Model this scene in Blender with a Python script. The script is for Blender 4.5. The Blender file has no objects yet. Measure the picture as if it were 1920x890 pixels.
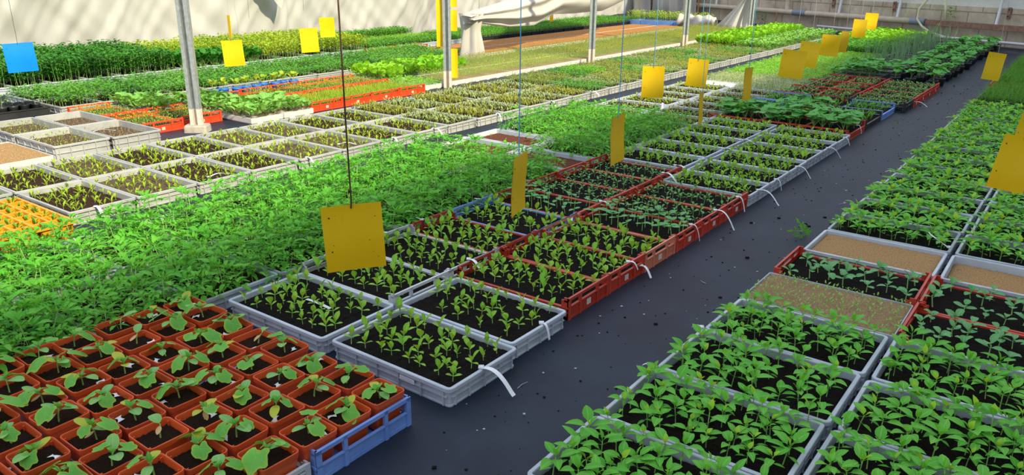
import bpy, math, random
import numpy as np
from mathutils import Vector, noise

random.seed(11)
SC = bpy.context.scene
COL = SC.collection
R = math.radians

# ------------------------------------------------------------------ camera, sky, sun, exposure
EYE = 1.425          # camera height
PIT = 0.339          # downward pitch
TH = 0.635           # the aisle runs TH clockwise from the camera's heading
FPX = 1462.0
cd = bpy.data.cameras.new('camera'); cam = bpy.data.objects.new('camera', cd); COL.objects.link(cam)
cd.sensor_fit = 'HORIZONTAL'; cd.sensor_width = 36.0; cd.lens = FPX / 1920 * 36.0
cd.clip_start = 0.02; cd.clip_end = 200
cam.location = (0, 0, EYE)
cam.rotation_mode = 'QUATERNION'
from mathutils import Matrix
cam.rotation_quaternion = (Matrix.Rotation(math.pi/2 - PIT, 3, 'X') @ Matrix.Rotation(0.010, 3, 'Z')).to_quaternion()
SC.camera = cam

SUN_EL, SUN_V, SUN_U = R(36), 0.97, -0.24
SUN_POWER = 5.2
SKY_POWER = 0.92
SC.view_settings.view_transform = 'Standard'
SC.view_settings.look = 'None'
SC.view_settings.exposure = 0.28
SC.view_settings.gamma = 1.0
SC.view_settings.use_curve_mapping = False
W = bpy.data.worlds.new('sky'); SC.world = W; W.use_nodes = True
_nt = W.node_tree; _bg = _nt.nodes['Background']
_tc = _nt.nodes.new('ShaderNodeTexCoord'); _sx = _nt.nodes.new('ShaderNodeSeparateXYZ'); _cr = _nt.nodes.new('ShaderNodeValToRGB')
_nt.links.new(_tc.outputs['Generated'], _sx.inputs[0]); _nt.links.new(_sx.outputs['Z'], _cr.inputs[0]); _nt.links.new(_cr.outputs[0], _bg.inputs['Color'])
_cr.color_ramp.elements[0].position = 0.0; _cr.color_ramp.elements[0].color = (0.80, 0.84, 0.90, 1)
_cr.color_ramp.elements[1].position = 0.75; _cr.color_ramp.elements[1].color = (0.84, 0.94, 1.10, 1)
_bg.inputs['Strength'].default_value = SKY_POWER

def xy(u, v, z=0.0):
    """u runs along the aisle, v across it to the right"""
    return Vector((u*math.sin(TH) + v*math.cos(TH), u*math.cos(TH) - v*math.sin(TH), z))

ld = bpy.data.lights.new('sun', 'SUN'); lo = bpy.data.objects.new('sun', ld); COL.objects.link(lo)
ld.energy = SUN_POWER; ld.angle = R(2.2); ld.color = (1.0, 0.89, 0.60)
_h = (xy(SUN_U, SUN_V) - xy(0, 0)).normalized()
_to = Vector((_h.x*math.cos(SUN_EL), _h.y*math.cos(SUN_EL), math.sin(SUN_EL)))
lo.rotation_mode = 'QUATERNION'; lo.rotation_quaternion = _to.to_track_quat('Z', 'Y'); lo.location = (0, 0, 8)

# ------------------------------------------------------------------ materials
def nodes(name):
    m = bpy.data.materials.new(name); m.use_nodes = True
    nt = m.node_tree; nt.nodes.clear()
    return m, nt, nt.nodes.new('ShaderNodeOutputMaterial')
def N(nt, t, **kw):
    n = nt.nodes.new(t)
    for k, v in kw.items():
        if k in n.inputs.keys(): n.inputs[k].default_value = v
        else: setattr(n, k, v)
    return n
def c4(c): return (c[0], c[1], c[2], 1.0)

def mat_plain(name, c1, c2=None, rough=0.5, scale=20.0, bump=0.0, spec=0.4, metal=0.0, rnd=0.0, bscale=None, dirt=None):
    m, nt, out = nodes(name)
    b = N(nt, 'ShaderNodeBsdfPrincipled', Roughness=rough, Metallic=metal)
    b.inputs['Specular IOR Level'].default_value = spec
    tc = N(nt, 'ShaderNodeTexCoord'); no = N(nt, 'ShaderNodeTexNoise', Scale=scale, Detail=5.0, Roughness=0.6)
    nt.links.new(tc.outputs['Object'], no.inputs['Vector'])
    ramp = N(nt, 'ShaderNodeValToRGB'); e = ramp.color_ramp.elements
    e[0].position = 0.35; e[0].color = c4(c1); e[1].position = 0.65; e[1].color = c4(c2 or c1)
    nt.links.new(no.outputs['Fac'], ramp.inputs[0])
    last = ramp.outputs[0]
    if dirt:
        n2 = N(nt, 'ShaderNodeTexNoise', Scale=dirt[1], Detail=6.0, Roughness=0.7); nt.links.new(tc.outputs['Object'], n2.inputs['Vector'])
        r2 = N(nt, 'ShaderNodeValToRGB'); r2.color_ramp.elements[0].position = dirt[2]; r2.color_ramp.elements[1].position = dirt[2]+0.14
        nt.links.new(n2.outputs['Fac'], r2.inputs[0])
        mx = N(nt, 'ShaderNodeMixRGB'); mx.inputs[2].default_value = c4(dirt[0])
        nt.links.new(r2.outputs[0], mx.inputs[0]); nt.links.new(last, mx.inputs[1]); last = mx.outputs[0]
    if rnd:
        oi = N(nt, 'ShaderNodeObjectInfo'); mr = N(nt, 'ShaderNodeMapRange')
        mr.inputs['To Min'].default_value = 1-rnd; mr.inputs['To Max'].default_value = 1+rnd
        nt.links.new(oi.outputs['Random'], mr.inputs['Value'])
        hs = N(nt, 'ShaderNodeHueSaturation'); nt.links.new(mr.outputs[0], hs.inputs['Value']); nt.links.new(last, hs.inputs['Color']); last = hs.outputs[0]
    nt.links.new(last, b.inputs['Base Color'])
    if bump:
        n3 = N(nt, 'ShaderNodeTexNoise', Scale=bscale or scale*3, Detail=4.0); nt.links.new(tc.outputs['Object'], n3.inputs['Vector'])
        bp = N(nt, 'ShaderNodeBump', Strength=bump, Distance=0.01); nt.links.new(n3.outputs['Fac'], bp.inputs['Height']); nt.links.new(bp.outputs[0], b.inputs['Normal'])
    nt.links.new(b.outputs[0], out.inputs[0])
    return m

def mat_leaf(name, c1, c2, rib=None, rough=0.5, trans=0.30, hue=0.015, tip=None):
    m, nt, out = nodes(name)
    oi = N(nt, 'ShaderNodeObjectInfo'); geo = N(nt, 'ShaderNodeNewGeometry')
    ri = geo.outputs['Random Per Island']
    mx = N(nt, 'ShaderNodeMixRGB'); mx.inputs[1].default_value = c4(c1); mx.inputs[2].default_value = c4(c2)
    add = N(nt, 'ShaderNodeMath', operation='ADD'); nt.links.new(oi.outputs['Random'], add.inputs[0]); nt.links.new(ri, add.inputs[1])
    half = N(nt, 'ShaderNodeMath', operation='MULTIPLY'); half.inputs[1].default_value = 0.5; nt.links.new(add.outputs[0], half.inputs[0])
    nt.links.new(half.outputs[0], mx.inputs[0]); last = mx.outputs[0]
    uv = N(nt, 'ShaderNodeUVMap'); sx = N(nt, 'ShaderNodeSeparateXYZ'); nt.links.new(uv.outputs[0], sx.inputs[0])
    if rib:
        sb = N(nt, 'ShaderNodeMath', operation='SUBTRACT'); sb.inputs[1].default_value = 0.5; nt.links.new(sx.outputs[0], sb.inputs[0])
        ab = N(nt, 'ShaderNodeMath', operation='ABSOLUTE'); nt.links.new(sb.outputs[0], ab.inputs[0])
        mr = N(nt, 'ShaderNodeMapRange'); mr.inputs['From Min'].default_value = 0.02; mr.inputs['From Max'].default_value = 0.07
        mr.inputs['To Min'].default_value = 0.6; mr.inputs['To Max'].default_value = 0.0
        nt.links.new(ab.outputs[0], mr.inputs['Value'])
        m2 = N(nt, 'ShaderNodeMixRGB'); m2.inputs[2].default_value = c4(rib); nt.links.new(mr.outputs[0], m2.inputs[0]); nt.links.new(last, m2.inputs[1]); last = m2.outputs[0]
    if tip:
        r3 = N(nt, 'ShaderNodeMapRange'); r3.inputs['From Min'].default_value = 0.72; r3.inputs['From Max'].default_value = 1.0
        r3.inputs['To Max'].default_value = 0.8
        mul = N(nt, 'ShaderNodeMath', operation='MULTIPLY'); nt.links.new(sx.outputs[1], r3.inputs['Value']); nt.links.new(r3.outputs[0], mul.inputs[0]); nt.links.new(ri, mul.inputs[1])
        m3 = N(nt, 'ShaderNodeMixRGB'); m3.inputs[2].default_value = c4(tip); nt.links.new(mul.outputs[0], m3.inputs[0]); nt.links.new(last, m3.inputs[1]); last = m3.outputs[0]
    b = N(nt, 'ShaderNodeBsdfPrincipled', Roughness=rough); b.inputs['Specular IOR Level'].default_value = 0.22
    t = N(nt, 'ShaderNodeBsdfTranslucent'); ms = N(nt, 'ShaderNodeMixShader'); ms.inputs[0].default_value = trans
    nt.links.new(last, b.inputs['Base Color'])
    my = N(nt, 'ShaderNodeMixRGB', blend_type='MULTIPLY'); my.inputs[0].default_value = 1.0; my.inputs[2].default_value = (1.9, 1.25, 0.5, 1)
    nt.links.new(last, my.inputs[1]); nt.links.new(my.outputs[0], t.inputs['Color'])
    tc = N(nt, 'ShaderNodeTexCoord'); n3 = N(nt, 'ShaderNodeTexNoise', Scale=130.0, Detail=2.0); nt.links.new(tc.outputs['Object'], n3.inputs['Vector'])
    bp = N(nt, 'ShaderNodeBump', Strength=0.35, Distance=0.003); nt.links.new(n3.outputs['Fac'], bp.inputs['Height']); nt.links.new(bp.outputs[0], b.inputs['Normal'])
    nt.links.new(b.outputs[0], ms.inputs[1]); nt.links.new(t.outputs[0], ms.inputs[2]); nt.links.new(ms.outputs[0], out.inputs[0])
    return m

M = {}
M['grey'] = mat_plain('grey_plastic', (0.40, 0.45, 0.52), (0.50, 0.55, 0.62), 0.40, 9, rnd=0.10, dirt=((0.30, 0.27, 0.23), 14, 0.62))
M['beige'] = mat_plain('dusty_grey_plastic', (0.34, 0.35, 0.36), (0.42, 0.43, 0.43), 0.55, 9, rnd=0.08, dirt=((0.30, 0.26, 0.20), 16, 0.60))
M['red'] = mat_plain('red_plastic', (0.46, 0.040, 0.020), (0.55, 0.060, 0.032), 0.42, 8, rnd=0.12, dirt=((0.30, 0.09, 0.06), 15, 0.66))
M['vermilion'] = mat_plain('vermilion_plastic', (0.78, 0.055, 0.015), (0.85, 0.075, 0.022), 0.45, 8, rnd=0.06)
M['salmon'] = mat_plain('faded_red_plastic', (0.60, 0.18, 0.10), (0.68, 0.23, 0.14), 0.5, 8)
M['blue'] = mat_plain('blue_plastic', (0.15, 0.29, 0.70), (0.21, 0.37, 0.80), 0.42, 8, rnd=0.05, dirt=((0.25, 0.30, 0.45), 18, 0.66))
M['white'] = mat_plain('pale_grey_plastic', (0.50, 0.53, 0.56), (0.60, 0.62, 0.64), 0.45, 8)
M['black'] = mat_plain('black_plastic', (0.022, 0.024, 0.028), (0.035, 0.037, 0.04), 0.4, 8)
M['poly'] = mat_plain('white_polystyrene', (0.56, 0.56, 0.55), (0.64, 0.63, 0.62), 0.7, 14, bump=0.1)
M['yellowp'] = mat_plain('yellow_plastic', (0.66, 0.28, 0.006), (0.74, 0.33, 0.010), 0.42, 8, dirt=((0.35, 0.16, 0.02), 16, 0.64))
M['mark'] = mat_plain('white_mark', (0.75, 0.72, 0.66), None, 0.6)
M['soil'] = mat_plain('black_soil', (0.006, 0.005, 0.0045), (0.017, 0.013, 0.011), 0.95, 60, bump=0.9, spec=0.1, bscale=130, dirt=((0.16, 0.15, 0.14), 170, 0.74))
M['soilb'] = mat_plain('brown_soil', (0.022, 0.012, 0.008), (0.075, 0.040, 0.026), 0.95, 55, bump=0.9, spec=0.1, bscale=120, dirt=((0.20, 0.13, 0.09), 120, 0.70))
M['soilr'] = mat_plain('reddish_soil', (0.11, 0.035, 0.020), (0.19, 0.075, 0.045), 0.95, 50, bump=0.8, spec=0.1, bscale=120)
M['soild'] = mat_plain('dry_soil', (0.085, 0.060, 0.040), (0.17, 0.115, 0.075), 0.95, 50, bump=0.8, spec=0.1, bscale=120)
M['vermic'] = mat_plain('vermiculite', (0.36, 0.20, 0.08), (0.68, 0.42, 0.19), 0.9, 70, bump=1.0, spec=0.2, bscale=150, dirt=((0.035, 0.022, 0.014), 19, 0.60))
M['vermicg'] = mat_plain('greyish_vermiculite', (0.26, 0.16, 0.085), (0.56, 0.38, 0.20), 0.9, 70, bump=1.0, spec=0.2, bscale=150)
M['sown'] = mat_plain('sown_brown_bed', (0.34, 0.15, 0.045), (0.44, 0.21, 0.07), 0.9, 30, bump=0.6, spec=0.15, bscale=90)
M['terra'] = mat_plain('terracotta_plastic', (0.60, 0.080, 0.016), (0.70, 0.115, 0.026), 0.42, 6, rnd=0.14)
M['bluepot'] = mat_plain('blue_pot_plastic', (0.03, 0.16, 0.62), None, 0.4)
M['mat'] = mat_plain('weed_fabric', (0.008, 0.0125, 0.025), (0.017, 0.025, 0.045), 0.55, 2.2, bump=0.25, spec=0.28, bscale=260, dirt=((0.045, 0.052, 0.070), 34, 0.66))
M['trap'] = mat_plain('yellow_sticky_card', (0.80, 0.50, 0.004), (0.86, 0.55, 0.006), 0.35, 5)
M['trapb'] = mat_plain('blue_sticky_card', (0.0, 0.21, 0.86), (0.0, 0.24, 0.92), 0.4, 5)
M['bug'] = mat_plain('dark_speck', (0.02, 0.015, 0.01), None, 0.7)
M['rust'] = mat_plain('rusty_wire', (0.055, 0.030, 0.020), (0.12, 0.06, 0.035), 0.7, 40, metal=0.3)
M['string'] = mat_plain('blue_string', (0.10, 0.36, 0.62), None, 0.7)
M['thread'] = mat_plain('grey_thread', (0.42, 0.42, 0.42), None, 0.7)
M['tag'] = mat_plain('white_label_plastic', (0.78, 0.80, 0.84), None, 0.4)
M['ink'] = mat_plain('faint_print', (0.32, 0.34, 0.40), None, 0.6)
M['steel'] = mat_plain('galvanised_steel', (0.33, 0.37, 0.39), (0.48, 0.52, 0.54), 0.45, 30, metal=0.45, spec=0.5)
M['rustwhite'] = mat_plain('chalky_rusty_steel', (0.62, 0.55, 0.48), (0.70, 0.62, 0.55), 0.8, 12, dirt=((0.33, 0.15, 0.07), 26, 0.60))
M['concrete'] = mat_plain('concrete', (0.34, 0.31, 0.27), (0.48, 0.44, 0.38), 0.9, 16, bump=0.3)
M['pvc'] = mat_plain('tan_pipe', (0.48, 0.40, 0.31), (0.56, 0.48, 0.38), 0.5, 5)
M['pvcg'] = mat_plain('grey_pipe_coupler', (0.20, 0.24, 0.32), None, 0.5)
M['pvcw'] = mat_plain('white_pipe', (0.60, 0.62, 0.66), None, 0.5)
M['ironbar'] = mat_plain('rusty_beam', (0.20, 0.10, 0.075), (0.30, 0.17, 0.13), 0.8, 20)
M['hose'] = mat_plain('pale_hose', (0.72, 0.66, 0.50), None, 0.5)
M['wood'] = mat_plain('orange_wood', (0.42, 0.20, 0.07), (0.50, 0.26, 0.10), 0.7, 14)

def mat_sheet(name, c, trans):
    m, nt, out = nodes(name)
    b = N(nt, 'ShaderNodeBsdfPrincipled', Roughness=0.55); b.inputs['Specular IOR Level'].default_value = 0.3
    t = N(nt, 'ShaderNodeBsdfTranslucent'); ms = N(nt, 'ShaderNodeMixShader'); ms.inputs[0].default_value = trans
    tc = N(nt, 'ShaderNodeTexCoord'); no = N(nt, 'ShaderNodeTexNoise', Scale=1.6, Detail=6.0); nt.links.new(tc.outputs['Object'], no.inputs['Vector'])
    rp = N(nt, 'ShaderNodeValToRGB'); rp.color_ramp.elements[0].color = c4([x*0.84 for x in c]); rp.color_ramp.elements[1].color = c4(c)
    nt.links.new(no.outputs['Fac'], rp.inputs[0]); nt.links.new(rp.outputs[0], b.inputs['Base Color']); nt.links.new(rp.outputs[0], t.inputs['Color'])
    nt.links.new(b.outputs[0], ms.inputs[1]); nt.links.new(t.outputs[0], ms.inputs[2]); nt.links.new(ms.outputs[0], out.inputs[0])
    return m
M['sheet'] = mat_sheet('white_plastic_sheet', (0.50, 0.495, 0.485), 0.10)
M['sheet2'] = mat_sheet('dusty_plastic_sheet', (0.60, 0.58, 0.56), 0.15)
M['sheet3'] = mat_sheet('clear_white_film', (0.78, 0.78, 0.76), 0.2)

def mat_blocks():
    m, nt, out = nodes('concrete_block_wall')
    b = N(nt, 'ShaderNodeBsdfPrincipled', Roughness=0.9); b.inputs['Specular IOR Level'].default_value = 0.15
    tc = N(nt, 'ShaderNodeTexCoord'); br = N(nt, 'ShaderNodeTexBrick')
    br.inputs['Color1'].default_value = (0.66, 0.58, 0.48, 1); br.inputs['Color2'].default_value = (0.58, 0.51, 0.42, 1); br.inputs['Mortar'].default_value = (0.36, 0.31, 0.26, 1)
    br.inputs['Scale'].default_value = 1.0; br.inputs['Brick Width'].default_value = 0.55; br.inputs['Row Height'].default_value = 0.30; br.inputs['Mortar Size'].default_value = 0.012
    mp = N(nt, 'ShaderNodeMapping'); mp.inputs['Rotation'].default_value = (math.pi/2, 0, 0)
    nt.links.new(tc.outputs['Object'], mp.inputs[0]); nt.links.new(mp.outputs[0], br.inputs['Vector'])
    no = N(nt, 'ShaderNodeTexNoise', Scale=2.2, Detail=8.0, Roughness=0.7); nt.links.new(tc.outputs['Object'], no.inputs['Vector'])
    r = N(nt, 'ShaderNodeValToRGB'); r.color_ramp.elements[0].position = 0.3; r.color_ramp.elements[0].color = (0.5, 0.46, 0.42, 1); r.color_ramp.elements[1].position = 0.65
    nt.links.new(no.outputs['Fac'], r.inputs[0])
    mx = N(nt, 'ShaderNodeMixRGB', blend_type='MULTIPLY'); mx.inputs[0].default_value = 1.0
    nt.links.new(br.outputs['Color'], mx.inputs[1]); nt.links.new(r.outputs[0], mx.inputs[2]); nt.links.new(mx.outputs[0], b.inputs['Base Color'])
    nt.links.new(b.outputs[0], out.inputs[0])
    return m
M['blocks'] = mat_blocks()

# leaves
L = {}
L['lettuce'] = mat_leaf('lettuce_leaf', (0.15, 0.46, 0.035), (0.34, 0.62, 0.065), rib=(0.46, 0.70, 0.18), trans=0.25)
L['pepper'] = mat_leaf('pepper_leaf', (0.085, 0.40, 0.035), (0.165, 0.53, 0.055), rib=(0.28, 0.60, 0.14), trans=0.25, tip=(0.30, 0.58, 0.05))
L['peppery'] = mat_leaf('young_pepper_leaf', (0.22, 0.55, 0.04), (0.40, 0.64, 0.05), trans=0.3)
L['squash'] = mat_leaf('squash_seed_leaf', (0.095, 0.33, 0.10), (0.17, 0.44, 0.16), rib=(0.26, 0.50, 0.24), trans=0.2)
L['brassica'] = mat_leaf('brassica_leaf', (0.10, 0.32, 0.08), (0.20, 0.44, 0.13), rib=(0.28, 0.50, 0.22), trans=0.2)
L['tomato'] = mat_leaf('tomato_leaf', (0.060, 0.36, 0.022), (0.18, 0.54, 0.050), rib=(0.22, 0.56, 0.11), trans=0.32)
L['cuke'] = mat_leaf('cucumber_leaf', (0.085, 0.36, 0.050), (0.17, 0.52, 0.075), rib=(0.26, 0.58, 0.14), trans=0.25, tip=(0.42, 0.56, 0.05))
L['coty'] = mat_leaf('cucumber_seed_leaf', (0.15, 0.42, 0.13), (0.28, 0.56, 0.13), rib=(0.32, 0.55, 0.22), trans=0.2, tip=(0.48, 0.60, 0.05))
L['yellowing'] = mat_leaf('yellowed_leaf', (0.42, 0.54, 0.05), (0.58, 0.58, 0.06), trans=0.25)
L['dead'] = mat_leaf('dry_leaf', (0.55, 0.36, 0.15), (0.68, 0.50, 0.26), trans=0.15)
L['lime'] = mat_leaf('lime_sprout', (0.24, 0.44, 0.035), (0.42, 0.56, 0.060), trans=0.3)
L['olive'] = mat_leaf('olive_sprout', (0.20, 0.28, 0.035), (0.40, 0.44, 0.080), trans=0.3)
L['sage'] = mat_leaf('grey_green_sprout', (0.22, 0.34, 0.10), (0.40, 0.50, 0.20), trans=0.25)
L['bright'] = mat_leaf('bright_green_leaf', (0.16, 0.48, 0.025), (0.30, 0.60, 0.040), trans=0.3)
L['dark'] = mat_leaf('dark_green_leaf', (0.025, 0.17, 0.018), (0.060, 0.27, 0.025), trans=0.2)
L['mid'] = mat_leaf('mid_green_leaf', (0.060, 0.28, 0.022), (0.14, 0.40, 0.040), trans=0.25)
L['pale'] = mat_leaf('pale_green_leaf', (0.16, 0.42, 0.08), (0.29, 0.56, 0.13), rib=(0.40, 0.62, 0.26), trans=0.25)
L['golden'] = mat_leaf('golden_green_leaf', (0.21, 0.42, 0.030), (0.42, 0.55, 0.045), trans=0.3)
L['bluish'] = mat_leaf('bluish_leaf', (0.16, 0.36, 0.17), (0.30, 0.50, 0.27), trans=0.2)
L['bigleaf'] = mat_leaf('large_squash_leaf', (0.060, 0.33, 0.055), (0.13, 0.46, 0.085), rib=(0.22, 0.52, 0.15), trans=0.25)
L['stem'] = mat_leaf('green_stem', (0.20, 0.42, 0.09), (0.32, 0.52, 0.15), trans=0.1)
L['stemr'] = mat_leaf('purplish_stem', (0.22, 0.12, 0.09), (0.36, 0.26, 0.14), trans=0.1)
L['straw'] = mat_leaf('straw_coloured_stem', (0.48, 0.36, 0.15), (0.62, 0.50, 0.26), trans=0.1)

# ------------------------------------------------------------------ geometry collector
class G:
    def __init__(s): s.v = []; s.f = []; s.uv = []; s.m = []; s.mats = []
    def mi(s, mat):
        if mat not in s.mats: s.mats.append(mat)
        return s.mats.index(mat)
    def box(s, a, b, mat):
        i = len(s.v); x0, y0, z0 = a; x1, y1, z1 = b; k = s.mi(mat)
        s.v += [(x0,y0,z0),(x1,y0,z0),(x1,y1,z0),(x0,y1,z0),(x0,y0,z1),(x1,y0,z1),(x1,y1,z1),(x0,y1,z1)]
        for q in ((0,3,2,1),(4,5,6,7),(0,1,5,4),(1,2,6,5),(2,3,7,6),(3,0,4,7)):
            s.f.append(tuple(i+j for j in q)); s.uv.append(((0,0),(1,0),(1,1),(0,1))); s.m.append(k)
    def tube(s, pts, r0, r1, mat, n=5, cap=True):
        pts = [Vector(p) for p in pts]; k = s.mi(mat); i0 = len(s.v); L_ = len(pts)
        for a, p in enumerate(pts):
            d = (pts[min(a+1, L_-1)] - pts[max(a-1, 0)]).normalized()
            x = d.cross(Vector((0.31, 0.95, 0.05))); x = x.normalized() if x.length > 1e-4 else Vector((1, 0, 0)); y = d.cross(x)
            r = r0 + (r1-r0)*a/max(L_-1, 1)
            for j in range(n):
                t = 2*math.pi*j/n; q = p + x*(r*math.cos(t)) + y*(r*math.sin(t)); s.v.append(tuple(q))
        for a in range(L_-1):
            for j in range(n):
                b = (j+1) % n
                s.f.append((i0+a*n+j, i0+a*n+b, i0+(a+1)*n+b, i0+(a+1)*n+j)); s.uv.append(((.2,0),(.2,0),(.2,.3),(.2,.3))); s.m.append(k)
        if cap:
            for e in (0, L_-1):
                s.f.append(tuple(i0+e*n+j for j in range(n))); s.uv.append(((.2,.1),)*n); s.m.append(k)
    def grid(s, fn, nu, nv, mat, flip=False):
        k = s.mi(mat); i0 = len(s.v)
        for a in range(nu+1):
            for b in range(nv+1): s.v.append(tuple(fn(a/nu, b/nv)))
        for a in range(nu):
            for b in range(nv):
                q = [i0+a*(nv+1)+b, i0+(a+1)*(nv+1)+b, i0+(a+1)*(nv+1)+b+1, i0+a*(nv+1)+b+1]
                w = [(b/nv, a/nu), (b/nv, (a+1)/nu), ((b+1)/nv, (a+1)/nu), ((b+1)/nv, a/nu)]
                s.f.append(tuple(q)); s.uv.append(tuple(w)); s.m.append(k)
    def leaf(s, o, az, el, ln, wd, shape, mat, droop=0.7, fold=0.3, n=5, cols=2, pet=0.0, petr=0.0007, petmat=None, twist=0.0):
        o = Vector(o); ca, sa = math.cos(az), math.sin(az); side = Vector((-sa, ca, 0))
        p = o.copy()
        if pet:
            d = Vector((ca*math.cos(el), sa*math.cos(el), math.sin(el))); q = p + d*pet
            s.tube([p, q], petr*1.2, petr, petmat or mat, 3, False); p = q
        pts = []; h = ln/n
        for a in range(n+1):
            t = a/n; e = el - droop*t
            d = Vector((ca*math.cos(e), sa*math.cos(e), math.sin(e)))
            up = Vector((-ca*math.sin(e), -sa*math.sin(e), math.cos(e)))
            w = shape(t)*wd*0.5
            tw = twist*t; sd = side*math.cos(tw) + up*math.sin(tw); u2 = up*math.cos(tw) - side*math.sin(tw)
            pts.append((p.copy(), sd, u2, w)); p = p + d*h
        k = s.mi(mat); i0 = len(s.v); C = cols
        for (q, sd, u2, w) in pts:
            for c in range(C+1):
                x = 2*c/C - 1
                s.v.append(tuple(q + sd*(w*x) + u2*(w*fold*abs(x)**1.3)))
        for a in range(n):
            for c in range(C):
                q = (i0+a*(C+1)+c, i0+a*(C+1)+c+1, i0+(a+1)*(C+1)+c+1, i0+(a+1)*(C+1)+c)
                s.f.append(q); s.uv.append(((c/C, a/n), ((c+1)/C, a/n), ((c+1)/C, (a+1)/n), (c/C, (a+1)/n))); s.m.append(k)
    def disc(s, o, az, tilt, rad, outline, mat, bowl=0.15, nseg=28, rings=3, droop=0.5, shift=0.0):
        """a lobed or round blade hung by its stalk end at o"""
        o = Vector(o); ca, sa = math.cos(az), math.sin(az); k = s.mi(mat)
        i0 = len(s.v)
        def pt(r, t):
            x = r*math.cos(t) + shift*rad; y = r*math.sin(t)
            zz = bowl*r*r/rad + .10*abs(y)*(1 if shift else 0) + 0.06*rad*math.sin(3*t+az)*(r/rad)**2
            e = -tilt; 
            lx = x*math.cos(e) - zz*math.sin(e)*-1*0 ; lz = x*math.sin(e) + zz - droop*max(x, 0)**2/rad*0.35 - droop*y*y/rad*0.35
            return o + Vector((ca*lx - sa*y, sa*lx + ca*y, lz))
        s.v.append(tuple(pt(0, 0)))
        for r in range(1, rings+1):
            for j in range(nseg):
                t = 2*math.pi*j/nseg; s.v.append(tuple(pt(rad*outline(t)*r/rings, t)))
        for j in range(nseg):
            b = (j+1) % nseg
            vein = (lambda q: 0.5 if (q*5 % nseg) < 3 else 0.8)
            s.f.append((i0, i0+1+j, i0+1+b)); s.uv.append(((.5,0),(vein(j),.3),(vein(b),.3))); s.m.append(k)
            for r in range(1, rings):
                A = i0+1+(r-1)*nseg; B = A+nseg
                s.f.append((A+j, B+j, B+b, A+b)); s.uv.append(((vein(j),r/rings),(vein(j),(r+1)/rings),(vein(b),(r+1)/rings),(vein(b),r/rings))); s.m.append(k)
    def ring(s, w, l, prof, mat, rad=0.02, seg=4, cap_last=True, cap_first=True):
        """sweep (inset, z) pairs round a rounded rectangle w x l"""
        k = s.mi(mat); i0 = len(s.v); n = 4*(seg+1)
        for (ins, z) in prof:
            hw, hl = w/2-ins, l/2-ins; r = max(rad-ins, 0.003)
            for qx, qy, a0 in ((1,1,0),(-1,1,90),(-1,-1,180),(1,-1,270)):
                for j in range(seg+1):
                    t = R(a0 + 90*j/seg)
                    s.v.append((qx*(hw-r)+r*math.cos(t), qy*(hl-r)+r*math.sin(t), z))
        for a in range(len(prof)-1):
            for j in range(n):
                b = (j+1) % n
                s.f.append((i0+a*n+j, i0+a*n+b, i0+(a+1)*n+b, i0+(a+1)*n+j)); s.uv.append(((0,0),(1,0),(1,1),(0,1))); s.m.append(k)
        if cap_last: s.f.append(tuple(i0+(len(prof)-1)*n+j for j in range(n))); s.uv.append(((0,0),)*n); s.m.append(k)
        if cap_first: s.f.append(tuple(i0+j for j in reversed(range(n)))); s.uv.append(((0,0),)*n); s.m.append(k)
    def add(s, o, pos=(0,0,0), rot=0.0, sc=1.0):
        i = len(s.v); a = np.array(o.v); c, q = math.cos(rot), math.sin(rot)
        b = np.stack([(a[:,0]*c - a[:,1]*q)*sc + pos[0], (a[:,0]*q + a[:,1]*c)*sc + pos[1], a[:,2]*sc + pos[2]], 1)
        s.v += [tuple(x) for x in b.tolist()]
        mp = [s.mi(x) for x in o.mats]
        s.f += [tuple(i+j for j in f) for f in o.f]; s.uv += o.uv; s.m += [mp[x] for x in o.m]
    def mesh(s, name, smooth=False):
        me = bpy.data.meshes.new(name); me.from_pydata(s.v, [], s.f)
        for m in s.mats: me.materials.append(m)
        me.polygons.foreach_set('material_index', s.m)
        uvl = me.uv_layers.new(name='UVMap'); flat = [c for f in s.uv for p in f for c in p]
        uvl.data.foreach_set('uv', flat)
        if smooth: me.polygons.foreach_set('use_smooth', [True]*len(s.f))
        me.update(); return me

def put(name, me, parent=None, loc=(0,0,0), rz=0.0, sc=None):
    o = bpy.data.objects.new(name, me); COL.objects.link(o)
    o.location = loc; o.rotation_euler = (0, 0, rz)
    if sc is not None: o.scale = sc if not isinstance(sc, (int, float)) else (sc, sc, sc)
    if parent is not None: o.parent = parent
    return o
def tag(o, label, cat, group=None):
    o['label'] = label; o['category'] = cat
    if group: o['group'] = group
    return o
def thing(name, label, cat, loc, rz=0.0, group=None):
    o = bpy.data.objects.new(name, None); COL.objects.link(o); o.empty_display_size = 0.05
    o.location = loc; o.rotation_euler = (0, 0, rz)
    return tag(o, label, cat, group)
def struct(name, me, loc=(0,0,0), rz=0.0):
    o = put(name, me, None, loc, rz); o['kind'] = 'structure'; return o
ORD = ['first','second','third','fourth','fifth','sixth','seventh','eighth','ninth','tenth','eleventh','twelfth','thirteenth','fourteenth','fifteenth','sixteenth','seventeenth','eighteenth','nineteenth','twentieth','21st','22nd','23rd','24th','25th','26th','27th','28th','29th','30th','31st','32nd','33rd','34th','35th','36th','37th','38th','39th','40th']

# ------------------------------------------------------------------ the setting
g = G(); g.grid(lambda a, b: (-26+58*a, -8+46*b, 0), 4, 4, M['mat']); struct('floor', g.mesh('floor'))

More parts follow.
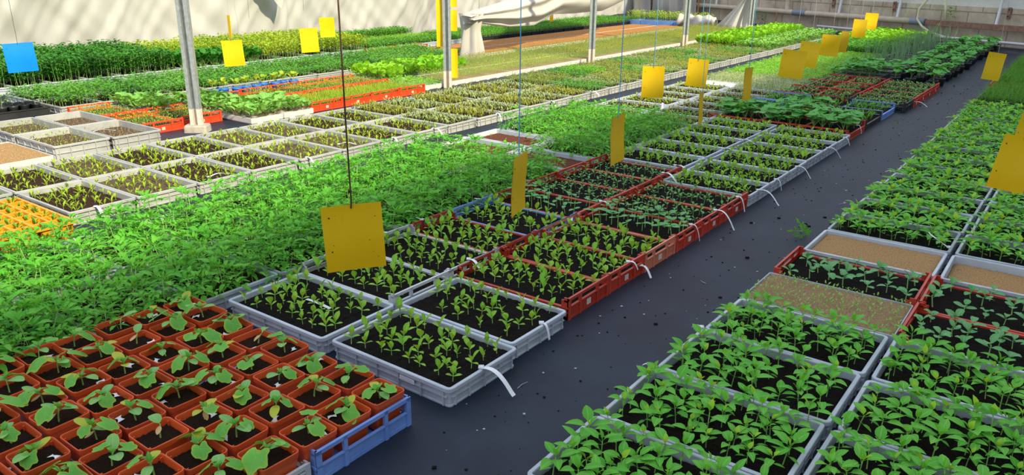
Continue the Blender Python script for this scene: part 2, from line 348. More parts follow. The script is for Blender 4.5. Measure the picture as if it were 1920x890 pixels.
def wall_strip(name, pts, h, mat, th=0.15):
    """vertical wall along plan points"""
    a, b = pts; d = (b-a); ln = d.length; ang = math.atan2(d.y, d.x)
    g = G(); g.box((0, 0, 0), (ln, th, h), mat)
    return struct(name, g.mesh(name), (a.x, a.y, 0), ang)
WB = lambda v: 18.30 - 0.46*(v + 2.9)       # inner face of the far block wall
wall_strip('wall_back', (xy(WB(-14), -14), xy(WB(3.5), 3.5)), 0.70, M['blocks'], 0.2)
wall_strip('wall_back_upper', (xy(WB(-14)+0.06, -14), xy(WB(3.5)+0.06, 3.5)), 3.0, M['poly'], 0.1).name = 'wall_back.001'
wall_strip('unseen_shade_wall', (xy(WB(3.2), 3.2), xy(-7, 3.2)), 5.0, M['poly'], 0.12)  # out-of-view wall added to block the sun, height set by the shade edge

def sheet(name, fn, nu, nv, mat, smooth=True):
    g = G(); g.grid(fn, nu, nv, mat); return g.mesh(name, smooth)
def left_wall(a, b):
    u = -3 + 26*a; z = 2.6*b
    v = -11.75 + 0.10*math.sin(u*1.7) + 0.13*(noise.noise(Vector((u*0.9, z*0.7, 3.1)))) + 0.09*noise.noise(Vector((u*3.2+z*2.6, z*0.5, 0))) + 0.05*noise.noise(Vector((u*7.0-z*5.0, z*0.8, 5)))
    v += 0.03*abs(math.sin(3.1*u + 4.0*z)) * (1-b)
    return xy(u, v, z)
struct('wall_left', sheet('wall_left', left_wall, 420, 40, M['sheet']))

# ------------------------------------------------------------------ leaf outlines and plant kinds
def ovate(t): return max(0.02, math.sin(math.pi*min(1, t**0.72))**0.9) if t < 1 else 0.02
def spat(t): return 0.16 + 0.84*max(0, math.sin(math.pi*max(0, (t-0.18)/0.82)))**0.8 if t < 0.999 else 0.08
def rnd_(t): return max(0.05, (1-(2*t-1)**2))**0.5
def lance(t): return max(0.03, math.sin(math.pi*t**0.8))
def blade(t): return (0.35+0.65*math.sin(math.pi*min(t*0.8+0.2, 1)))*(1-t**6)+0.02
U = random.uniform
TAU = 2*math.pi

def p_lettuce():
    g = G(); h = U(.016, .030); a0 = U(0, TAU)
    g.tube([(0,0,-.004), (0,0,h)], .0016, .0013, L['stem'], 5)
    for i in range(2):
        g.leaf((0,0,h*.8), a0+i*math.pi+U(-.4,.4), R(U(12,38)), U(.028,.038), U(.014,.018), spat, L['lettuce'], U(.1,.6), .3, 4)
    for i in range(random.choice((2,2,3))):
        g.leaf((0,0,h), a0+1.57+i*2.6+U(-.4,.4), R(U(52,80)), U(.034,.052), U(.019,.026), spat, L['lettuce'], U(.1,.55), .4, 5)
    return g
def p_pepper(s=1.0, tall=1.0):
    g = G(); h = U(.050,.072)*tall; a0 = U(0, TAU); b = (U(-.006,.006), U(-.006,.006))
    g.tube([(0,0,-.004), (b[0]*.4,b[1]*.4,h*.5), (b[0],b[1],h)], .0017, .0013, L['stem'], 5)
    for i in range(2):
        g.leaf((b[0]*.4,b[1]*.4,h*.55), a0+i*math.pi+U(-.2,.2), R(U(5,25)), .034, .012, lance, L['pepper'], .5, .25, 4, pet=.008)
    for i in range(random.choice((3,4,4))):
        k = random.random()
        g.leaf((b[0],b[1],h*(.82+.18*k)), a0+1.2+i*1.7+U(-.35,.35), R(U(12,38)), U(.042,.058)*s, U(.024,.031)*s, ovate, L['pepper'], U(.5,1.1), .28, 5, pet=U(.008,.016))
    for i in range(2):
        g.leaf((b[0],b[1],h), a0+.5+i*2.7, R(U(45,75)), U(.024,.036)*s, U(.013,.019)*s, ovate, L['pepper'] if random.random() < .6 else L['peppery'], .4, .4, 4, pet=.004)
    return g
def p_squashling():
    g = G(); h = U(.050,.068); a0 = U(0, TAU)
    g.tube([(0,0,-.004), (U(-.004,.004),U(-.004,.004),h)], .0019, .0017, L['stem'], 6)
    for i in range(2):
        g.leaf((0,0,h), a0+i*math.pi+U(-.25,.25), R(U(0,22)), U(.040,.048), U(.026,.031), rnd_, L['squash'], U(.1,.6), .12, 5, pet=.004, petr=.0012)
    g.leaf((0,0,h), a0+1.5, R(60), U(.014,.026), .014, ovate, L['pepper'], .5, .4, 4)
    return g
def p_squashyoung():
    g = G(); h = U(.026,.042); a0 = U(0, TAU)
    g.tube([(0,0,-.004), (U(-.006,.006),U(-.006,.006),h)], .0022, .0018, L['stem'], 6)
    for i in range(2):
        g.leaf((0,0,h*.85), a0+i*math.pi+U(-.3,.3), R(U(5,35)), U(.032,.042), U(.024,.030), rnd_, L['squash'], U(.2,.9), .15, 5, pet=.006, petr=.0012)
    for i in range(2):
        g.leaf((0,0,h), a0+1.57+i*2.8, R(U(30,65)), U(.022,.034), U(.020,.030), rnd_, L['squash'], U(.6,1.5), .3, 4, pet=.010, petr=.001)
    return g
def p_brassica():
    g = G(); h = U(.016,.028); a0 = U(0, TAU)
    g.tube([(0,0,-.004), (0,0,h)], .0012, .0010, L['stem'], 5)
    for i in range(2):
        g.leaf((0,0,h), a0+i*math.pi+U(-.3,.3), R(U(10,35)), U(.018,.026), U(.012,.016), rnd_, L['brassica'], .5, .25, 4, pet=.008)
    for i in range(2):
        g.leaf((0,0,h), a0+1.57+i*math.pi+U(-.3,.3), R(U(35,65)), U(.022,.032), U(.013,.018), spat, L['brassica'], .5, .3, 4, pet=.006)
    return g
def p_vleaf(mat=None, k=1.0):
    mat = mat or L['golden']
    g = G(); h = U(.010,.020); a0 = U(0, TAU)
    g.tube([(0,0,-.004), (0,0,h)], .0013, .0011, L['stem'], 4)
    for i in range(random.choice((3,4))):
        g.leaf((0,0,h*.8), a0+i*1.9+U(-.4,.4), R(U(38,74)), U(.034,.054)*k, U(.010,.015)*k, spat, mat, U(.1,.7), .4, 4)
    return g
def p_tomato(k=1.0, mat=None):
    mat = mat or L['tomato']
    g = G(); h = U(.085,.125)*k; a0 = U(0, TAU); b = (U(-.02,.02), U(-.02,.02))
    g.tube([(0,0,-.004), (b[0]*.3,b[1]*.3,h*.5), (b[0],b[1],h)], .0022, .0014, L['stem'], 5)
    for i in range(7):
        t = .38 + .62*i/6; o = Vector((b[0]*t, b[1]*t, h*t)); az = a0 + i*2.4 + U(-.3,.3)
        ln = U(.050,.072)*k*(1.0 if i < 5 else .6); el = R(U(10,34) if i < 5 else U(45,70)); pts = []
        for s in range(5):
            q = s/4; e = el - q*U(.7,1.0)
            pts.append(o + Vector((math.cos(az)*math.cos(e), math.sin(az)*math.cos(e), math.sin(e)))*(ln*q))
        g.tube(pts, .0009, .0006, L['stem'], 3, False)
        for s, sc in ((2,.75),(3,.95)):
            for sg in (-1, 1):
                g.leaf(pts[s], az+sg*R(U(48,70)), el-.5*s/4+U(-.1,.2), U(.030,.042)*k*sc, U(.013,.018)*k*sc, lance, mat, U(.4,1.0), .3, 3, pet=.003)
        g.leaf(pts[4], az+U(-.2,.2), el-.7, U(.038,.052)*k, U(.018,.025)*k, ovate, mat, U(.4,1.0), .3, 4)
    for i in range(3):
        g.leaf((b[0],b[1],h), a0+i*2.1, R(U(50,80)), U(.018,.03)*k, .008*k, lance, mat, .4, .4, 3)
    return g
def p_sprout(mat, h=.035, ln=.014, w=.006, st=None):
    g = G(); hh = U(.6,1.0)*h; a0 = U(0, TAU); b = (U(-.25,.25)*h, U(-.25,.25)*h)
    g.tube([(0,0,0), (b[0],b[1],hh)], .0008, .0006, st or L['stem'], 3, False)
    for i in range(2):
        g.leaf((b[0],b[1],hh), a0+i*math.pi+U(-.3,.3), R(U(15,60)), ln*U(.8,1.3), w*U(.8,1.2), lance, mat, .4, .3, 2)
    return g
def p_grass(mat, h=.06):
    g = G(); a0 = U(0, TAU)
    for i in range(3):
        g.leaf((0,0,0), a0+i*2.1, R(U(60,86)), h*U(.6,1.1), .0035, blade, mat, U(.1,.9), .3, 3)
    return g
def p_bush(mat, h=.2, n=11, ln=.06, w=.035, st=None, up=0.0):
    g = G(); a0 = U(0, TAU); b = (U(-.1,.1)*h, U(-.1,.1)*h)
    g.tube([(0,0,-.004), (b[0],b[1],h)], .0025, .0014, st or L['stem'], 4, False)
    for i in range(n):
        t = .25 + .75*(i+1)/n
        g.leaf((b[0]*t,b[1]*t,h*t), a0+i*2.4+U(-.4,.4), R(U(5,40)+up), ln*U(.7,1.15), w*U(.7,1.15), ovate, mat, U(.4,1.2), .28, 3, pet=ln*.3)
    return g
def p_paddle(mat, h=.10, n=6, st=None):
    g = G(); a0 = U(0, TAU)
    for i in range(n):
        g.leaf((0,0,0), a0+i*2.4+U(-.4,.4), R(U(48,82)), h*U(.35,.5), h*U(.30,.42), rnd_, mat, U(.4,1.3), .3, 4, pet=h*U(.4,.65), petr=.0014, petmat=st or L['stem'])
    return g
def p_feather(mat, h=.09):
    g = G()
    for i in range(7):
        az = U(0, TAU); el = R(U(45,86)); ln = h*U(.6,1.1)
        g.leaf((0,0,0), az, el, ln, .002, blade, mat, .5, .1, 3)
        for q in range(5):
            t = .35+.13*q; o = Vector((math.cos(az)*math.cos(el), math.sin(az)*math.cos(el), math.sin(el)))*(ln*t)
            g.leaf(o, az+random.choice((-1,1))*1.0, el*.6, .022, .0022, blade, mat, .4, .1, 1)
    return g
def roundleaf(t):       # squash leaf: a notch at the stalk, five soft lobes
    n = 1 - .55*math.exp(-((abs(t)-math.pi)/.30)**2) if t <= math.pi else 1 - .55*math.exp(-((TAU-t-math.pi)/.30)**2)
    return n*(1 + .07*math.cos(5*t))
def cukeleaf(t):        # cucumber leaf: five angular points, fine teeth, notched base
    a = t if t <= math.pi else t - TAU
    n = 1 - .6*math.exp(-((abs(a)-math.pi)/.38)**2)
    return n*(.86 + .20*abs(math.cos(2.5*a))**1.6 + .035*(1 if int((a+10)*7) % 2 else -1))
def p_bigsquash(k=1.0, mat=None, n=6):
    mat = mat or L['bigleaf']
    g = G(); a0 = U(0, TAU)
    g.tube([(0,0,-.004), (0,0,.06*k)], .004, .003, L['stem'], 5, False)
    for i in range(n):
        az = a0+i*2.4+U(-.4,.4); el = R(U(45,80)); ln = U(.08,.14)*k
        p0 = Vector((0,0,.02*k+.006*i)); p1 = p0 + Vector((math.cos(az)*math.cos(el), math.sin(az)*math.cos(el), math.sin(el)))*ln
        g.tube([p0, p1], .0024, .0018, L['stem'], 4, False)
        g.disc(p1, az, U(-.1,.5), U(.045,.062)*k, roundleaf, mat, .25, 20, 2, .6)
    return g
def p_onion():
    g = G()
    for i in range(4):
        az = U(0, TAU); t = U(.02,.10); ln = U(.22,.42)
        g.tube([(0,0,0), (math.cos(az)*t*.4, math.sin(az)*t*.4, ln*.55), (math.cos(az)*t*1.1, math.sin(az)*t*1.1, ln)],   .0034, .0012, L['bluish'], 4, False)
    return g

PROTO = {}
def protos(key, fn, n=6):
    if key not in PROTO:
        gs = [fn() for _ in range(n)]
        PROTO[key] = (gs, [x.mesh('seedling', True) for x in gs])
    return PROTO[key]
KIND = {
 'lettuce': lambda: p_lettuce(), 'pepper': lambda: p_pepper(), 'pepperbig': lambda: p_pepper(1.18, 1.15), 'squashling': lambda: p_squashling(), 'squashyoung': lambda: p_squashyoung(),
 'brassica': lambda: p_brassica(), 'vleaf': lambda: p_vleaf(), 'vsage': lambda: p_vleaf(L['sage'], .9), 'volive': lambda: p_vleaf(L['olive'], .95), 'tomato': lambda: p_tomato(1.22),
 'tomatobright': lambda: p_tomato(1.1, L['tomato']), 'celery': lambda: p_vleaf(L['mid'], 1.1),
 'limesprout': lambda: p_sprout(L['lime'], .045, .016, .007), 'olivesprout': lambda: p_sprout(L['olive'], .05, .014, .006), 'tinysprout': lambda: p_sprout(L['pale'], .010, .013, .008),
 'strawsprout': lambda: p_sprout(L['straw'], .03, .012, .004, L['straw']), 'yellowsprout': lambda: p_sprout(L['golden'], .03, .02, .008, L['straw']),
 'redsprout': lambda: p_sprout(L['lime'], .055, .012, .005, L['stemr']),
 'grass': lambda: p_grass(L['lime'], .075), 'dark': lambda: p_bush(L['dark'], .24, 12, .065, .036), 'midbush': lambda: p_bush(L['mid'], .13, 9, .055, .032), 'lowmid': lambda: p_bush(L['mid'], .08, 8, .045, .026),
 'goldbush': lambda: p_bush(L['golden'], .20, 11, .06, .032, None, 20), 'darkpaddle': lambda: p_paddle(L['dark'], .20, 8), 'palepaddle': lambda: p_paddle(L['pale'], .15, 7, L['stemr']), 'brightpaddle': lambda: p_paddle(L['bright'], .17, 7),
 'limelow': lambda: p_bush(L['bright'], .055, 7, .035, .020), 'greypaddle': lambda: p_paddle(L['pale'], .12, 6), 'olivelow': lambda: p_bush(L['olive'], .06, 7, .03, .014), 'sagelow': lambda: p_bush(L['sage'], .05, 7, .03, .015),
 'midlow': lambda: p_bush(L['mid'], .055, 7, .036, .016), 'feather': lambda: p_feather(L['mid'], .13), 'bigsquash': lambda: p_bigsquash(), 'onion': lambda: p_onion(),
}
FIELD = {}
def field(kind, w, l, nx, ny, jit=.4, miss=.05, var=0, zj=0.0):
    """one tray's worth of plants too small to count, as one mesh"""
    key = (kind, round(w,2), round(l,2), nx, ny, var)
    if key not in FIELD:
        gs = protos(kind, KIND[kind], 5)[0]; g = G()
        for i in range(nx):
            for j in range(ny):
                if random.random() < miss: continue
                x = (i+.5+U(-jit,jit))/nx*w - w/2; y = (j+.5+U(-jit,jit))/ny*l - l/2
                g.add(random.choice(gs), (x, y, U(-zj, zj)), U(0, TAU), U(.78,1.15))
        FIELD[key] = g.mesh('seedlings', True)
    return FIELD[key]

# ------------------------------------------------------------------ soil, crates
SOIL = {}
def soil_mesh(mat, blocks, var, rough=.004):
    key = (mat, blocks, var)
    if key not in SOIL:
        g = G(); nx, ny = (64, 44)
        ox = var*7.7
        def fn(a, b):
            x, y = a-.5, b-.5
            z = rough*(noise.noise(Vector((x*18+ox, y*12, 0))) + .6*noise.noise(Vector((x*46+ox, y*31, 4))) + .35*noise.noise(Vector((x*90+ox, y*60, 9))))
            if blocks:
                fx = abs((a*blocks[0]) % 1 - .5)*2; fy = abs((b*blocks[1]) % 1 - .5)*2
                z -= .006*max(0, (max(fx, fy)-.80)/.20)*(0.5+.9*abs(noise.noise(Vector((x*9+ox, y*7, 2)))))
            e = min(a, 1-a, b, 1-b)
            if e < .02: z -= .008*(1-e/.02)
            return (x, y, z)
        g.grid(fn, nx, ny, M[mat]); SOIL[key] = g.mesh('soil', True)
    return SOIL[key]

BODY = {}
def body_euro(w, l, h, mat):
    key = ('euro', round(w,3), round(l,3), h, mat)
    if key in BODY: return BODY[key]
    g = G(); m = M[mat]
    g.ring(w, l, [(.009,0),(.009,.006),(.0125,.007),(.0115,h-.018),(.0,h-.015),(.0,h-.002),(.002,h),(.013,h),(.015,h-.003),(.018,.006)], m, .022, 4)
    # ribs and the long waist on the outside, under the lip
    for sx in (-1, 1):
        for y in (-l*.5+.035, -l*.22, 0, l*.22, l*.5-.035):
            xa, xb = sorted((sx*(w/2-.013), sx*(w/2-.0025))); g.box((xa, y-.0022, .003), (xb, y+.0022, h-.013), m)
        xa, xb = sorted((sx*(w/2-.013), sx*(w/2-.004))); g.box((xa, -l/2+.02, h*.48), (xb, l/2-.02, h*.48+.004), m)
    for sy in (-1, 1):
        for x in (-w*.5+.035, -w*.27, -w*.09, w*.09, w*.27, w*.5-.035):
            ya, yb = sorted((sy*(l/2-.013), sy*(l/2-.0025))); g.box((x-.0022, ya, .003), (x+.0022, yb, h-.013), m)
        ya, yb = sorted((sy*(l/2-.013), sy*(l/2-.004))); g.box((-w/2+.02, ya, h*.48), (w/2-.02, yb, h*.48+.004), m)
    BODY[key] = g.mesh('tray_body', False); return BODY[key]

def body_window(w, l, h, mat, low=.058, slats=True, mark=False):
    """low crate whose two ends rise into a rail with three hand windows"""
    key = ('win', round(w,3), round(l,3), h, mat, slats, mark)
    if key in BODY: return BODY[key]
    g = G(); m = M[mat]; t = .006
    g.box((-w/2+.004, -l/2+.004, .004), (w/2-.004, l/2-.004, .009), m)
    for sy in (-1, 1):       # long low sides: rim, foot, slats
        y = sy*(l/2-t/2)
        g.box((-w/2, y-.007, low-.008), (w/2, y+.007, low), m); g.box((-w/2, y-t/2, 0), (w/2, y+t/2, .014), m)
        g.box((-w/2, y-.0035, low*.55), (w/2, y+.0035, low*.55+.005), m)
        n = 26
        for i in range(n+1):
            x = -w/2 + .004 + (w-.008)*i/n; g.box((x-.004, y-.002, .01), (x+.004, y+.002, low-.004), m)
    for sx in (-1, 1):       # tall ends
        x = sx*(w/2-t/2); a, b = x-t/2, x+t/2
        o = sx*.004
        g.box((min(a,a+o), -l/2, h-.013), (max(b,b+o), l/2, h), m)                  # top rail
        g.box((a, -l/2, low-.004), (b, l/2, low+.004), m); g.box((min(a,a+o), -l/2, low-.001), (max(b,b+o), l/2, low+.003), m)
        g.box((a, -l/2, 0), (b, l/2, .013), m)
        for y in (-l/2, -l*.235, l*.235-.014, l/2-.018):
            g.box((min(a,a+o), y, 0), (max(b,b+o), y+(.018 if abs(abs(y)-l/2) < .02 else .014), h-.002), m)
        for sy in (-1, 1):   # the corner returns on to the long side
            ya, yb = sorted((sy*l/2, sy*(l/2-t)))
            xa, xb = sorted((sx*w/2, sx*(w/2-.035))); g.box((xa, ya, 0), (xb, yb, h-.012), m)
            xa, xb = sorted((sx*w/2, sx*(w/2-.022))); g.box((xa, ya, h-.02), (xb, yb, h), m)
        if slats:
            n = int(l/.0125)
            for i in range(n+1):
                y = -l/2 + l*i/n; g.box((a+.001, max(y-.0035,-l/2), .006), (b-.001, min(y+.0035,l/2), low), m)
            g.box((x-.001, -l/2, .006), (x+.0005, l/2, low), m)
        else:
            g.box((a, -l/2, .006), (b-.001 if sx > 0 else b, l/2, low), m)
        if mark:
            for i in range(3):
                y = -.014 + i*.011; g.box((min(x, x+sx*.0052), y, .018), (max(x, x+sx*.0052), y+.006, .044), M['mark'])
    BODY[key] = g.mesh('crate_body', False); return BODY[key]

def body_slab(w, l, h, mat):
    key = ('slab', round(w,3), round(l,3), h, mat)
    if key in BODY: return BODY[key]
    g = G(); g.ring(w, l, [(.006,0),(.0,.01),(.0,h-.002),(.001,h),(.005,h),(.006,h-.012)], M[mat], .01, 3)
    for sx in (-1, 1):
        for y in (-l*.25, l*.25):
            xa, xb = sorted((sx*(w/2-.001), sx*(w/2+.003))); g.box((xa, y-.03, 0), (xb, y+.03, h*.55), M[mat])
    BODY[key] = g.mesh('tray_body', False); return BODY[key]

NTRAY = [0]
def tray(style, uc, vc, w, l, label, cat='tray', group=None, h=None, soil='soil', sink=.018, plants=None, n=(8,5), jit=.22, miss=.06, stuff=False, mat=None, blocks=None, rot=0.0, ps=1.0, lean=0.0, z=0.0, edge=.05, fieldjit=.42):
    """w runs across the bed (v), l along it (u)"""
    NTRAY[0] += 1; var = NTRAY[0]
    nm = {'euro': 'seedling_tray', 'window': 'seedling_crate', 'slab': 'sowing_tray'}[style]
    rr = rot + R(U(-.5,.5))
    t = thing(nm, label, cat, xy(uc+U(-.003,.003), vc+U(-.003,.003), z), -TH + rr, group)
    if style == 'euro': h = h or .075; me = body_euro(w, l, h, mat or 'grey')
    elif style == 'window': h = h or .10; me = body_window(w, l, h, mat or 'red', mark=(mat in (None, 'red', 'vermilion', 'salmon')))
    else: h = h or .055; me = body_slab(w, l, h, mat or 'poly')
    put('tray_body' if style != 'window' else 'crate_body', me, t)
    zs = (h if style != 'window' else .058) - sink
    g_ = .037 if style == 'euro' else (.016 if style == 'window' else (.011 if sink > 0 else .003))
    if style == 'slab': edge = min(edge, .012)
    put('soil', soil_mesh(soil, blocks, var % 4), t, (0, 0, zs), 0, (w-g_, l-g_, 1))
    if plants:
        pw, pl = w-edge, l-edge
        if stuff:
            v_ = random.randrange(3)
            o = put('seedlings', field(plants, pw, pl, n[0], n[1], fieldjit, miss, v_), t, (0, 0, zs+.002), random.choice((0, math.pi)), (1, 1, ps)); o['kind'] = 'stuff'
        else:
            ms = protos(plants, KIND[plants], 8)[1]
            for i in range(n[0]):
                for j in range(n[1]):
                    if random.random() < miss: continue
                    x = ((i+.5+U(-jit,jit))/n[0]-.5)*pw; y = ((j+.5+U(-jit,jit))/n[1]-.5)*pl
                    o = put('seedling', random.choice(ms), t, (x, y, zs+.001), U(0, TAU), ps*U(.78,1.15))
                    o.rotation_euler = (U(-.10,.10), U(-.10,.10), U(0, TAU))
    return t

# ------------------------------------------------------------------ right bed
def rv(u): return -1.062 + .0195*(min(u, 5.5)-1.9) if u < 5.5 else -.992 - .004*(u-5.5)
ROWR1 = 'right bed beside the aisle'
rows = [(1.505,1.892,'P'),(1.897,2.285,'P'),(2.289,2.683,'P'),(2.687,3.066,'P'),(3.072,3.440,'V'),(3.462,3.832,'R'),(3.850,4.246,'S')]
b = [4.255,4.643,5.036,5.422,5.812,6.205] + [6.205+.391*k for k in range(1, 9)]
rows += [(b[k], b[k+1]-.004, 'P') for k in range(len(b)-1)]
rows += [(9.72+.42*k, 10.13+.42*k, 'F') for k in range(3)] + [(11.05,11.42,'RF')] + [(11.5+.405*k, 11.9+.405*k, 'F') for k in range(8)]
for col in (0, 1):
    if col == 1:
        rows = [(1.49+.395*k, 1.876+.395*k, 'P') for k in range(4)] + [(3.085,3.44,'R'),(3.455,3.825,'R'),(3.850,4.236,'SS')]
        rows += [(b[k], b[k+1]-.004, 'P') for k in range(len(b)-1)] + [(9.45+.42*k, 9.86+.42*k, 'F') for k in range(4)] + [(11.15,11.52,'RF')] + [(11.6+.405*k, 12+.405*k, 'F') for k in range(8)]
    rn = "right bed's aisle row" if col == 0 else "right bed's outer row"
    for k, (u0, u1, c) in enumerate(rows):
        uc, l = (u0+u1)/2, u1-u0; vc = rv(uc) + .305 + .622*col
        pos = f'{ORD[k]} from the front in the {rn}'
        if c == 'P':
            far = u0 > 6.6 and col == 1
            tray('euro', uc, vc, .60, l, f'grey tray of pepper seedlings, {pos}', group='pepper trays in the right bed', plants='pepper' if u0 < 4.2 else 'pepperbig', n=(8,5), blocks=(8,5), jit=.26, miss=.09, sink=.024, ps=1.08 if u0 < 4.2 else 1.02, stuff=u0 > 7.3)
        elif c == 'V':
            tray('slab', uc, vc, .615, l, 'brimful grey tray of tiny sprouts in vermiculite beside the aisle', h=.076, mat='grey', soil='vermicg', sink=.003, plants='tinysprout', n=(26,15), stuff=True, ps=1.5, edge=.02, miss=.40)
        elif c == 'R':
            lab = ['red crate of young squash between the vermiculite tray and brown seed tray', 'red crate of squash seedlings, nearest of the outer pair', 'red crate of squash seedlings touching the deep brown-sown tray'][0 if col == 0 else (1 if k == 4 else 2)]
            tray('window', uc, vc, .60, l, lab, 'crate', 'red squash crates in the right bed', plants='squashyoung', n=(7,3), jit=.32, miss=.06, sink=.006, ps=1.1, h=.095)
        elif c == 'S':
            tray('euro', uc, vc, .60, l, 'grey tray sown under brown vermiculite beside the aisle', soil='vermic', sink=.016)
        elif c == 'SS':
            tray('euro', uc, vc, .60, l, 'deep grey tray half filled with brown vermiculite, outer row', soil='vermic', sink=.034)
        elif c == 'F':
            tray('euro', uc, vc, .60, l, f'black tray of feathery green seedlings, {pos}', group='feathery seedling trays', mat='black', plants='feather', n=(11,8), stuff=True, sink=.02)
        elif c == 'RF':
            tray('window', uc, vc, .60, l, f'red crate among feathery seedlings in the {rn}', 'crate', plants='feather', n=(10,6), stuff=True)

# ------------------------------------------------------------------ left bed, the two rows by the aisle
def la(k): return f'{ORD[k]} from front in the row left of the aisle'
def lb(k): return f'{ORD[k]} from front, second row left of the aisle'
A_ = [(1.72,2.108,'E'),(2.12,2.502,'E')] + [(2.552+.3435*k, 2.552+.3435*(k+1)-.004, 'R') for k in range(6)]
bb = [4.612,4.985,5.375,5.782,6.185,6.585,6.965]
A_ += [(bb[k], bb[k+1]-.005, 'E') for k in range(6)]
for k, (u0, u1, c) in enumerate(A_):
    uc, l = (u0+u1)/2, u1-u0
    if c == 'E':
        tray('euro', uc, -1.818 if k == 0 else (-1.852 if k == 1 else -1.872), .60, l, f'grey tray of {"upright" if k < 2 else "small"} leafy seedlings, {la(k)}', group='grey trays left of the aisle', plants='lettuce', n=(8,5) if k < 2 else (9,5), blocks=(8,5), jit=.24, miss=.10, sink=.013 if k < 2 else .022, ps=1.0)
    else:
        kind = ['lettuce','lettuce','lettuce','squashling','brassica','brassica'][k-2]
        nm = 'faded salmon-red crate' if k == 4 else 'red crate'; wh = {'lettuce':'oval-leaved seedlings','squashling':'round-leaved seedlings','brassica':'small seedlings'}[kind]
        tray('window', uc, -1.885, .605, l, f'{nm} of {wh}, {la(k)}', 'crate', 'red crates left of the aisle', mat='salmon' if k == 4 else 'red', plants=kind, n=(9,4) if kind != 'squashling' else (9,4), jit=.25, miss=.07, sink=.008, ps=1.05)
B_ = [(1.71,2.108,'E'),(2.135,2.498,'W'),(2.503,2.862,'W'),(2.872,3.195,'R'),(3.200,3.585,'B'),(3.592,3.935,'R'),(3.940,4.280,'R'),(4.285,4.625,'R'),(4.630,4.965,'R')]
bb = [5.0,5.41,5.80,6.20,6.61,7.0]
B_ += [(bb[k], bb[k+1]-.005, 'E') for k in range(5)]
for k, (u0, u1, c) in enumerate(B_):
    uc, l = (u0+u1)/2, u1-u0
    if c == 'E':
        tray('euro', uc, -2.447 if k == 0 else -2.505, .60, l, f'grey tray of {"upright" if k < 2 else "small"} leafy seedlings, {lb(k)}', group='grey trays in the second row', plants='lettuce', n=(8,5) if k < 2 else (9,5), blocks=(8,5), jit=.24, miss=.10, sink=.016 if k < 2 else .022)
    else:
        kind = {1:'lettuce',2:'lettuce',3:'lettuce',4:'lettuce',5:'squashling'}.get(k, 'brassica')
        nm = {'W':'pale grey crate','R':'red crate','B':'blue crate'}[c]
        tray('window', uc, -2.49, .60, l, f'{nm} of {"round-leaved" if k == 5 else ("oval-leaved" if k < 5 else "small")} seedlings, {lb(k)}', 'crate', 'windowed crates in the second row', mat={'W':'white','R':'red','B':'blue'}[c], plants=kind, n=(9,4), jit=.25, miss=.08, sink=.008, ps=1.05)

# squash, blue and far red crates of the left bed (turned, long side along the aisle)
def turned(u0, u1, v0, v1, mat, lab, plants, n, **kw):
    return tray('window', (u0+u1)/2, (v0+v1)/2, u1-u0, v1-v0, lab, 'crate', mat=mat, plants=plants, n=n, rot=math.pi/2, **kw)
cols3 = [(-2.86,-2.445,'left'),(-2.44,-2.025,'middle'),(-2.02,-1.60,'aisle-side')]
for v0, v1, w in cols3:
    turned(7.0, 7.575, v0, v1, 'red', f'red crate of big-leaved squash plants, {w} of three abreast', 'bigsquash', (5,3), group='big squash crates', jit=.3, miss=.0, ps=.84, sink=.006)
for (v0, v1, w), c in zip(cols3, ('blue','red','black')):
    turned(7.60, 8.19, v0, v1, c, f'{c} crate of leafy seedlings just behind the squash, {w}', 'bigsquash' if w == 'middle' else 'celery', (4,3) if w == 'middle' else (7,5), group='crates behind the squash', sink=.008, ps=.8 if w == 'middle' else 1.2, miss=.05)
for (v0, v1, w), c in zip(cols3, ('blue','black','blue')):
    turned(8.22, 8.78, v0, v1, c, f'{c} crate of yellowish-green seedlings, second crate behind the squash, {w}', 'celery', (7,5), group='crates behind the squash', sink=.008, miss=.05, ps=1.15)
for k in range(3):
    for (v0, v1, w) in ((-2.86,-2.49,'left'),(-2.48,-2.11,'right')):
        turned(8.85+.63*k, 9.45+.63*k, v0, v1, 'red', f'red crate of pale small seedlings beyond the blue crates, {ORD[k]} row back, {w}', 'brassica', (8,5), group='far red crates', sink=.010, miss=.1, ps=1.2)
for k in range(5):
    c = 'black' if k == 0 else 'red'
    tray('window', 9.03+.385*k, -1.79, .56, .375, f'{c} crate of dark small plants beside the aisle, {ORD[k]} beyond the blue crate', 'crate', 'far crates of dark small plants', mat=c, plants='brassica', n=(9,5), sink=.010, ps=1.1)

